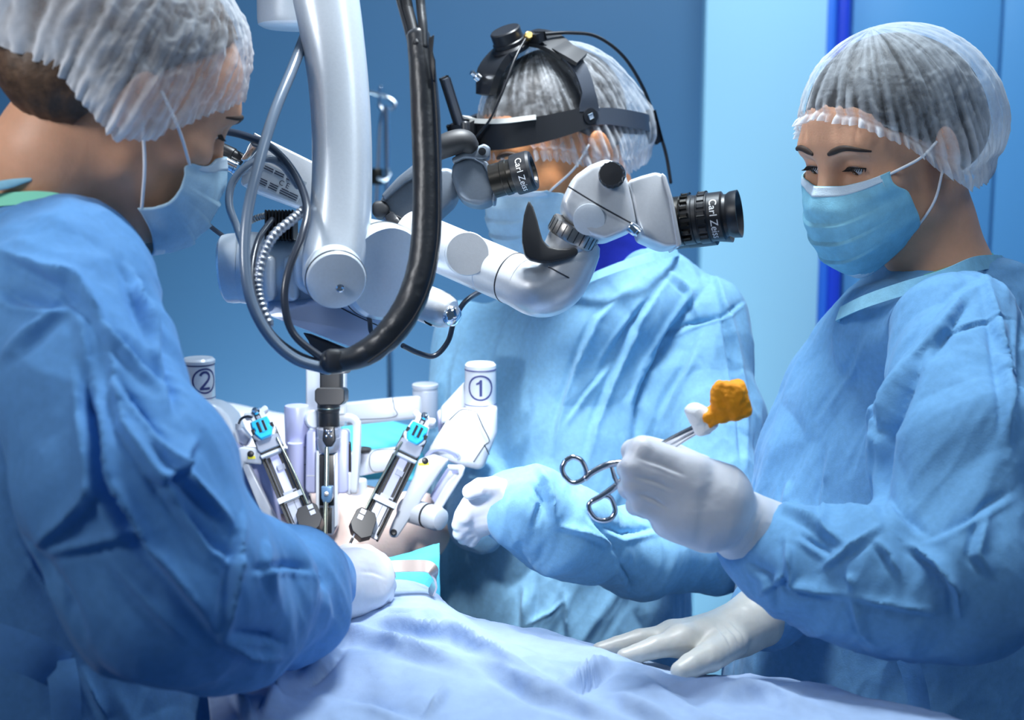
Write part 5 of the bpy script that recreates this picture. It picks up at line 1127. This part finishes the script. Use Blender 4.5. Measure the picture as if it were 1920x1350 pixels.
pprism('link_shade', [(440, 868), (500, 866), (524, 980), (480, 990), (450, 920)], 1.802, .02, rl, r2, .002)  # inner shade of the link, put in as a lilac backing plate
pprism('lower_body', [(436, 880), (460, 880), (500, 985), (440, 990), (430, 930)], 1.825, .04, rg, r2, .006)
lathe('drive_cylinder', [(.010, 0), (.0112, .001), (.0112, .085), (.010, .086)], P(528, 960, 1.86), (0, 0, 1), rl, r2, 32)
pxt('tube', [(447, 796, 1.80), (452, 786, 1.79), (462, 781, 1.785), (472, 782, 1.78)], 2.6, hose_dark, r2, seg=10); lathe('tube_plug', [(.004, 0), (.004, .008), (.0025, .010)], P(447, 806, 1.80), UP, rw, r2, 16)
pxt('cable', [(512, 800, 1.80), (524, 826, 1.81), (536, 856, 1.83), (552, 880, 1.84)], 1.8, hose_dark, r2, seg=8)
pprism('cable_guide', [(440, 806), (452, 800), (470, 822), (462, 838), (446, 830)], 1.81, .02, alu, r2, .003)
instrument(P(482, 778, 1.80), P(572, 996, 1.735), 1, r2)
pxt('needle', [(568, 992, 1.725), (575, 1006, 1.715), (582, 1022, 1.705)], 2.4, alu, r2, seg=10)

# camera arm in the middle
r3 = empty('endoscope_robot', tuple(P(612, 860, 1.82)), 'upright robotic camera arm with black lens barrel and thin rod in the centre', 'robot')
pprism('back_column', [(573, 690), (646, 690), (646, 800), (573, 800)], 1.86, .03, rw, r3, .003)
pprism('neck', [(599, 690), (639, 690), (639, 740), (599, 740)], 1.80, .03, blk_m, r3, .003)
pprism('clamp', [(590, 732), (596, 727), (640, 727), (646, 732), (646, 752), (638, 760), (598, 760), (590, 752)], 1.765, .045, blk, r3, .0012, 1, 12)
a = P(617, 806, 1.79); bh = px(64, 1.79)
br = lathe('lens_barrel', [(.0130, 0), (.0136, .002), (.0136, bh * .55), (.0145, bh * .58), (.0145, bh), (.012, bh + .003)], a, (0, 0, 1), blk, r3, 40, ribs=10, rib_d=.05, rib_rng=(.003, bh * .5))
lathe('barrel_ring', [(.0146, bh * .66), (.0149, bh * .68), (.0146, bh * .70)], a, (0, 0, 1), rod_m, br, 40)
a2 = P(617, 846, 1.785); lathe('barrel_collar', [(.0120, 0), (.0142, .004), (.0150, .012), (.0150, .018), (.0140, .0185), (.0140, .022), (.0148, .0225), (.0148, .030), (.0130, .032)], a2, (0, 0, 1), alu, r3, 40)
pprism('collar_block', [(606, 800), (627, 800), (629, 826), (622, 838), (611, 838), (604, 826)], 1.766, .02, blk, r3, .002)
for x, y in ((612, 808), (621, 808), (612, 818), (621, 818), (616, 813)): lathe('screw', [(.0020, 0), (.0020, .0012), (.0001, .0016)], P(x, y, 1.7655), TOCAM(P(x, y, 1.76)), chrome, r3, 12)
pprism('rail', [(592, 845), (633, 845), (633, 985), (624, 1004), (596, 1004), (592, 985)], 1.79, .02, alu, r3, .002)
pprism('rail_channel', [(599, 852), (626, 852), (626, 948), (599, 948)], 1.7885, .004, blk, r3, .0006); pprism('rail_channel', [(597, 952), (622, 952), (622, 1000), (597, 1000)], 1.7885, .004, blk, r3, .0006)
pprism('rail_edge', [(592, 845), (598, 845), (598, 990), (592, 985)], 1.785, .01, rw, r3, .0008); pprism('rail_edge', [(627, 845), (633, 845), (633, 985), (627, 990)], 1.785, .01, rw, r3, .0008)
pxt('camera_rod', [(613, 834, 1.772), (612, 900, 1.764), (610, 965, 1.757), (609, 1030, 1.748)], 4.2, rod_m, r3, seg=14)
sl = pprism('rod_slider', [(602, 912), (623, 912), (623, 934), (618, 943), (606, 943), (602, 934)], 1.757, .016, mat('slider_blue', (.10, .20, .34), .35, .3), r3, .0015)
lathe('screw', [(.0028, 0), (.0028, .0012), (.0001, .0016)], P(612, 926, 1.7565), TOCAM(P(612, 926, 1.75)), steel, sl, 14)
pprism('side_panel', [(574, 812), (580, 806), (594, 806), (594, 925), (576, 925), (572, 918)], 1.80, .035, rl, r3, .003)
pprism('side_panel', [(634, 806), (648, 806), (652, 812), (652, 920), (648, 926), (634, 926)], 1.80, .035, rl, r3, .003)
pprism('panel_mark', [(575, 891), (590, 891), (590, 893), (575, 893)], 1.7995, .0006, rw, r3)
# white loop frame
tube('loop_frame', [P(*q) for q in ((636, 784, 1.81), (655, 783, 1.81), (667, 790, 1.81), (670, 806, 1.81), (668, 860, 1.81), (664, 922, 1.81))], px(7.5, 1.81), rw, r3, n=10, seg=16, power=4)
pxt('strut', [(655, 830, 1.815), (655, 858, 1.815), (655, 888, 1.815)], 3.5, blk_metal, r3, seg=12); pxt('strut_sleeve', [(656, 888, 1.812), (656, 906, 1.812), (656, 926, 1.812)], 4.5, rw, r3, seg=14)
lathe('ring_joint', [(.0115, -.012), (.0125, -.01), (.0125, .006), (.0105, .008), (.0001, .008)], P(588, 786, 1.825), TOCAM(P(588, 786, 1.8)) + RX * .2, rg, r3, 40)
lathe('side_cylinder', [(.0150, 0), (.0165, .004), (.0165, .050), (.0155, .053)], P(558, 834, 1.84), (0, 0, 1), rl, r3, 36); lathe('side_pole', [(.0105, 0), (.0105, .145)], P(559, 1030, 1.845), (0, 0, 1), rl, r3, 28)
pprism('cover_plate', [(566, 806), (582, 806), (580, 965), (564, 965)], 1.835, .02, rw, r3, .002)
pxt('cover_line', [(565, 872, 1.8335), (581, 870, 1.8335)], .8, seam_m, r3, seg=6); pxt('cover_line', [(580, 930, 1.83), (586, 950, 1.83), (588, 965, 1.83)], 1.6, hose_dark, r3, seg=6)
# grey linkage behind
r4 = empty('robot_linkage', tuple(P(720, 860, 1.93)), 'grey two-level linkage beam with drum joints behind the camera arm', 'robot')
lb = pprism('link_beam', [(640, 756), (738, 746), (790, 742), (790, 784), (738, 790), (640, 800)], 1.92, .05, rg, r4, .004)
pxt('panel_line', [(736, 746, 1.918), (739, 764, 1.917), (738, 782, 1.918), (648, 788, 1.918)], .8, seam_m, lb, seg=6)
a = P(798, 800, 1.945); hh = px(70, 1.945); lathe('drum_joint', [(.0165, 0), (.0178, .003), (.0178, hh), (.0170, hh + .001), (.0170, hh + .003), (.0185, hh + .004), (.0185, hh + .008), (.017, hh + .009)], a, (0, 0, 1), rg, r4, 44)
lb2 = pprism('link_beam', [(640, 850), (700, 846), (752, 838), (752, 880), (700, 888), (640, 900)], 1.90, .05, rg, r4, .004)
pxt('panel_line', [(752, 842, 1.898), (698, 848, 1.897), (700, 884, 1.898), (752, 876, 1.898)], .8, seam_m, lb2, seg=6)
lathe('drum_joint', [(.0165, 0), (.0172, .002), (.0172, .062), (.0165, .064)], P(666, 985, 1.90), (0, 0, 1), rg, r4, 44); lathe('pivot_cap', [(.012, 0), (.012, .004), (.009, .005)], P(680, 846, 1.905), (0, 0, 1), blk_m, r4, 28)
# ------------------------------------------------------------------ hand instruments, headset, stand
shiny = mat('forceps_steel', (0.72, 0.70, 0.72), 0.16, 1.0)
fo = empty('forceps', tuple(P(1200, 880, 1.37)), 'steel ring-handled forceps in the gloved hand of the woman at right', 'forceps')
sh0 = [(1306, 800, 1.352), (1272, 818, 1.356), (1238, 838, 1.360), (1205, 858, 1.366)]
pxt('jaw', [(1318, 792, 1.350)] + sh0[:3], [5, 6, 7, 8], shiny, fo, seg=12, squash=.6); pxt('jaw', [(1322, 800, 1.352), (1280, 824, 1.358), (1246, 845, 1.362), (1212, 866, 1.368)], [5, 6, 7, 8], shiny, fo, seg=12, squash=.6)
lathe('pivot', [(.0045, 0), (.0045, .003), (.0001, .0036)], P(1232, 848, 1.356), TOCAM(P(1232, 848, 1.35)), shiny, fo, 18)
def ring(pts, r, nm='finger_ring'):
    W = PX(pts); W.append(W[0]); V, Fc = sweep(crom(W, 8), px(r, 1.37), 12, cap='flat'); return mesh(nm, V, Fc, shiny, fo, sharp=60)
pxt('handle', [(1225, 850, 1.366), (1185, 866, 1.372), (1160, 868, 1.374), (1135, 873, 1.374), (1110, 886, 1.374), (1097, 897, 1.374)], [8, 7, 6.5, 6.5, 6, 6], shiny, fo, seg=12)
ring([(1060, 864, 1.374), (1073, 857, 1.374), (1088, 862, 1.374), (1097, 876, 1.374), (1099, 892, 1.374), (1088, 902, 1.374), (1073, 905, 1.374), (1059, 893, 1.374), (1054, 878, 1.374)], 5)
pxt('handle', [(1220, 862, 1.372), (1190, 885, 1.376), (1168, 900, 1.378), (1150, 915, 1.378), (1128, 930, 1.378), (1110, 940, 1.378)], [8, 7, 6.5, 6.5, 6, 5.5], shiny, fo, seg=12)
ring([(1112, 938, 1.378), (1104, 947, 1.378), (1107, 960, 1.378), (1117, 972, 1.378), (1131, 976, 1.378), (1145, 972, 1.378), (1153, 960, 1.378), (1151, 946, 1.378), (1143, 932, 1.378), (1128, 930, 1.378)], 5)
pprism('ratchet', [(1143, 876), (1150, 874), (1158, 898), (1164, 904), (1155, 910), (1148, 896)], 1.374, .003, shiny, fo, .0006)
# swab gripped by the jaws: folded gauze, iodine-stained at the end
gz = mat('gauze_white', (.88, .88, .90), .9, bump=.4, bscale=500); gz_o = mat('gauze_stained', (1.0, 0.33, 0.004), .75, bump=.4, bscale=300, var=.12, vscale=60)
def gauze(name, parts_, m, parent=None, seed=0.0, origin=None):
    pp = np.array([P(*q[:3]) for q in parts_]); f = Field(lin(pp[:, 0].min() - .03, pp[:, 0].max() + .03, .0014), lin(pp[:, 1].min() - .03, pp[:, 1].max() + .03, .0014), lin(pp[:, 2].min() - .03, pp[:, 2].max() + .03, .0014))
    for q in parts_:
      if len(q) > 5: f.rbox(P(*q[:3]), q[3], q[4], q[5])
      else: f.ell(P(*q[:3]), q[3], None if len(q) < 5 else q[4], k=.006)
    V, Q = f.mesh(); V = relax(V, Q, 2); N = vnormals(V, Q); V = V + N * (.0026 * crumple(V * 48 + seed))[:, None]
    return mesh(name, V, Q, m, parent, origin=origin)
def tilt(a): a = math.radians(a); return np.array([[math.cos(a), 0, -math.sin(a)], [0, 1, 0], [math.sin(a), 0, math.cos(a)]])
sw_ = gauze('gauze_swab', [(1371, 751, 1.345, (.0150, .010, .0165), tilt(14), .004), (1360, 742, 1.338, (.011, .006, .012), tilt(-12), .003), (1382, 757, 1.338, (.008, .006, .013), tilt(24), .003), (1338, 778, 1.347, (.012, .009, .0075), tilt(38), .003)], gz_o, None, 2.0, origin=P(1364, 752, 1.345))
tag(sw_, 'orange-stained folded gauze swab clamped in the forceps tips', 'swab')
gauze('clean_end', [(1312, 782, 1.350, (.010, .011, .013), tilt(30)), (1300, 770, 1.350, (.006, .008, .004)), (1324, 800, 1.350, (.011, .009, .0055), tilt(30))], gz, sw_, 5.0)
# retractor
cop = mat('retractor_metal', (0.78, 0.62, 0.56), 0.25, 0.85)
path = [(640, 1072, 1.500), (690, 1066, 1.512), (740, 1062, 1.522), (785, 1061, 1.528), (806, 1064, 1.530), (815, 1076, 1.530), (816, 1092, 1.531), (811, 1106, 1.533), (806, 1114, 1.535)]
Wp = crom(PX(path), 8); V = []
for i, p in enumerate(Wp):
    t = unit(Wp[min(i + 1, len(Wp) - 1)] - Wp[max(i - 1, 0)]); s_ = unit(np.array([0, .55, .80]) - t * (t @ np.array([0, .55, .80]))); n_ = np.cross(t, s_); wd = .0065 if i < len(Wp) - 4 else .0065 - .0009 * (i - len(Wp) + 5)
    V += [p + s_ * wd + n_ * .0011, p - s_ * wd + n_ * .0011, p - s_ * wd - n_ * .0011, p + s_ * wd - n_ * .0011]
Fc = []
for i in range(len(Wp) - 1):
    for j in range(4): Fc.append((i * 4 + j, i * 4 + (j + 1) % 4, i * 4 + 4 + (j + 1) % 4, i * 4 + 4 + j))
Fc += [(3, 2, 1, 0), tuple(len(V) - 4 + j for j in range(4))]
rt_ = mesh('retractor', np.array(V), Fc, cop, None, sharp=40, origin=P(740, 1062, 1.522)); tag(rt_, 'bent steel retractor blade held in the seen-from-behind assistant\'s fist', 'retractor')
# head-mounted frame on the surgeon
hdm = blk; hb_grey = mat('band_grey', (0.045, 0.055, 0.075), 0.45, bump=.05, bscale=400)
hs_ = empty('head_mount', tuple(HM.w((0, 0, .09))), 'black head-mounted loupe frame with dial strapped over the surgeon\'s cap', 'headset')
def hband(name, pts, wd, th, m, parent, n=10, lean=None):
    """flat strap over the head through head-frame points; broad side faces away from the skull"""
    W = crom(pts, n); V = []; c = np.array([0, -.005, .03])
    wds = np.interp(np.linspace(0, 1, len(W)), np.linspace(0, 1, len(np.atleast_1d(wd))), np.atleast_1d(wd))
    for i, p in enumerate(W):
        t = unit(W[min(i + 1, len(W) - 1)] - W[max(i - 1, 0)]); o = unit(p - c); o = unit(o - t * (o @ t)); s = np.cross(t, o); h_ = wds[i] / 2
        V += [p + s * h_ + o * th / 2, p - s * h_ + o * th / 2, p - s * h_ - o * th / 2, p + s * h_ - o * th / 2]
    Fc = []
    for i in range(len(W) - 1):
        for j in range(4): Fc.append((i * 4 + j, i * 4 + (j + 1) % 4, i * 4 + 4 + (j + 1) % 4, i * 4 + 4 + j))
    Fc += [(3, 2, 1, 0), tuple(len(V) - 4 + j for j in range(4))]
    return mesh(name, HM.W(np.array(V)), Fc, m, parent, sharp=40)
fb = hband('front_band', [(.075, .062, .060), (.045, .100, .066), (0, .113, .070), (-.045, .102, .068), (-.076, .068, .063), (-.090, .026, .058), (-.0925, .000, .056)], [.030, .036, .038, .036, .032, .028, .024], .006, hdm, hs_)
hband('foam_pad', [(.045, .096, .084), (0, .109, .087), (-.045, .098, .084), (-.072, .068, .078)], .006, .010, mat('foam_pad', (.62, .62, .58), .9), fb)
p = np.array([-.0965, .006, .0565]); lathe('band_eyelet', [(.0105, -.002), (.0105, .0012), (.0055, .0016), (.005, .0006), (.0001, .0006)], HM.w(p), HM.M @ np.array([-1, .05, .1]), hdm, fb, 32)
box('eyelet_pin', HM.w(p + np.array([-.001, 0, 0])), (HM.M[:, 1], HM.M[:, 2], HM.M[:, 0]), (.007, .007, .002), mat('pin_grey', (.35, .42, .5), .4), fb, .0004)
hband('side_band', [(-.092, .012, .056), (-.094, -.020, .046), (-.090, -.060, .026), (-.070, -.100, .004), (-.030, -.125, -.012), (.02, -.128, -.014), (.06, -.105, -.002), (.088, -.06, .026), (.094, -.01, .050), (.092, .03, .056), (.076, .062, .060)], [.020, .022, .022, .022, .022, .022, .022, .022], .003, hb_grey, hs_)
hband('side_strap', [(-.094, .004, .062), (-.092, -.004, .085), (-.080, -.010, .112), (-.062, -.012, .130)], [.028, .018, .020, .024], .003, hb_grey, hs_)
hband('side_strap', [(.094, .004, .062), (.092, -.004, .085), (.080, -.010, .112), (.062, -.012, .130)], [.028, .018, .020, .024], .003, hb_grey, hs_)
hband('strap_loop', [(-.080, -.016, .122), (-.066, -.010, .134), (-.052, -.008, .142)], .026, .006, hdm, hs_)
hband('top_band', [(.062, -.012, .131), (.036, -.006, .150), (0, 0, .157), (-.036, -.006, .150), (-.062, -.012, .131)], [.03, .038, .044, .038, .03], .006, hdm, hs_)
hband('crown_pad', [(0, .084, .112), (0, .066, .138), (0, .036, .152), (0, .00, .156)], [.030, .046, .046, .04], .010, hdm, hs_)
dpos = HM.w((-.004, .030, .158)); dax_ = unit(HM.M @ unit((-.05, .10, 1)))
dial = lathe('dial', [(.022, 0), (.022, .006), (.0205, .007), (.0205, .020), (.0190, .0215), (.0001, .0215)], dpos, dax_, hdm, hs_, 64, ribs=22, rib_d=.05, rib_rng=(.0075, .0195))
lathe('dial_base', [(.026, -.008), (.027, -.002), (.024, .001)], dpos, dax_, hdm, hs_, 40)
lathe('cable_gland', [(.004, 0), (.0055, .001), (.0055, .008), (.004, .009)], HM.w((-.028, .018, .163)), HM.M @ unit((-.6, .1, .3)), mat('brass', (.6, .42, .15), .3, .9), hs_, 18)
box('gland_block', HM.w((-.036, .010, .160)), (HM.M[:, 0], HM.M[:, 1], HM.M[:, 2]), (.022, .012, .008), hdm, hs_, .002)
lathe('thumb_screw', [(.0035, 0), (.0055, .001), (.0055, .007), (.003, .008), (.003, .013), (.0045, .014), (.0001, .0165)], HM.w((.006, .082, .132)), HM.M @ unit((.2, .5, .9)), chrome, hs_, 20)
# lamp bracket at the brow, upright fin, cables
bk = box('brow_bracket', HM.w((.012, .122, .066)), (HM.M[:, 0], HM.M[:, 1], HM.M[:, 2]), (.034, .020, .040), hdm, hs_, .005, 3)
lathe('pivot', [(.0095, -.004), (.0095, .004), (.006, .0045), (.0058, .003), (.0001, .003)], HM.w((-.006, .130, .064)), HM.M @ unit((-.6, .8, 0)), hdm, bk, 32, ribs=14, rib_d=.06, rib_rng=(-.005, .0041))
box('fin', HM.w((.018, .124, .118)), (HM.M[:, 0], HM.M[:, 1], HM.M[:, 2]), (.004, .011, .066), hdm, hs_, .001); box('fin_edge', HM.w((.0135, .124, .118)), (HM.M[:, 0], HM.M[:, 1], HM.M[:, 2]), (.004, .009, .062), hb_grey, hs_, .001)
pxt('bracket_post', [(872, 232, 1.745), (873, 250, 1.745), (876, 268, 1.75)], 9, hdm, hs_, seg=14)
tube('cable', [HM.w(q) for q in ((-.030, .018, .166), (-.045, .055, .150), (-.050, .088, .122), (-.035, .108, .092), (-.010, .124, .070))], .0017, hdm, hs_, seg=8)
tube('cable', [HM.w(q) for q in ((-.036, .004, .162), (-.046, -.035, .150), (-.052, -.070, .132), (-.055, -.100, .095), (-.050, -.122, .045), (-.045, -.132, .000), (-.05, -.132, -.05), (-.06, -.120, -.09))], .0024, hdm, hs_, seg=10)
tube('cable', [HM.w(q) for q in ((-.02, .135, .055), (.004, .140, .030), (.030, .142, .006))], .0022, hdm, hs_, seg=8)
box('rear_clip', HM.w((-.046, -.124, -.012)), (HM.M[:, 0], HM.M[:, 1], HM.M[:, 2]), (.014, .010, .040), hdm, hs_, .003)
# drip stand far behind
iv = empty('drip_stand', tuple(P(715, 360, 2.9)), 'chrome drip stand with hooked top against the blue wall', 'drip stand')
base_z = 0.0
c_ = P(712, 300, 2.9)
lathe('pole', [(.007, 0), (.007, P(720, 200, 2.9)[2])], (P(726, 200, 2.9)[0], c_[1], 0), (0, 0, 1), chrome, iv, 16)
pxt('hook', [(690, 172, 2.9), (705, 176, 2.9), (726, 182, 2.9), (738, 190, 2.9), (741, 200, 2.9), (732, 206, 2.9), (716, 204, 2.9), (711, 194, 2.9)], 4, chrome, iv, seg=12)
pxt('hook', [(713, 200, 2.9), (712, 180, 2.895), (714, 162, 2.89)], 3, chrome, iv, seg=10)
pxt('hanger_rod', [(718, 208, 2.9), (713, 240, 2.9), (709, 320, 2.9), (706, 390, 2.9)], 4, chrome, iv, seg=12)
pxt('hook', [(728, 318, 2.89), (731, 328, 2.885), (724, 338, 2.88), (708, 334, 2.88)], 3.4, chrome, iv, seg=10); lathe('collar', [(.012, 0), (.013, .004), (.013, .03), (.011, .034)], P(707, 346, 2.9), (0, 0, 1), blk_metal, iv, 20)
for i in range(5):
    t = 2 * math.pi * i / 5; tube('foot', [np.array([P(726, 200, 2.9)[0], c_[1], .09]), np.array([P(726, 200, 2.9)[0] + .14 * math.cos(t), c_[1] + .14 * math.sin(t), .07]), np.array([P(726, 200, 2.9)[0] + .27 * math.cos(t), c_[1] + .27 * math.sin(t), .025])], .012, chrome, iv, seg=10)
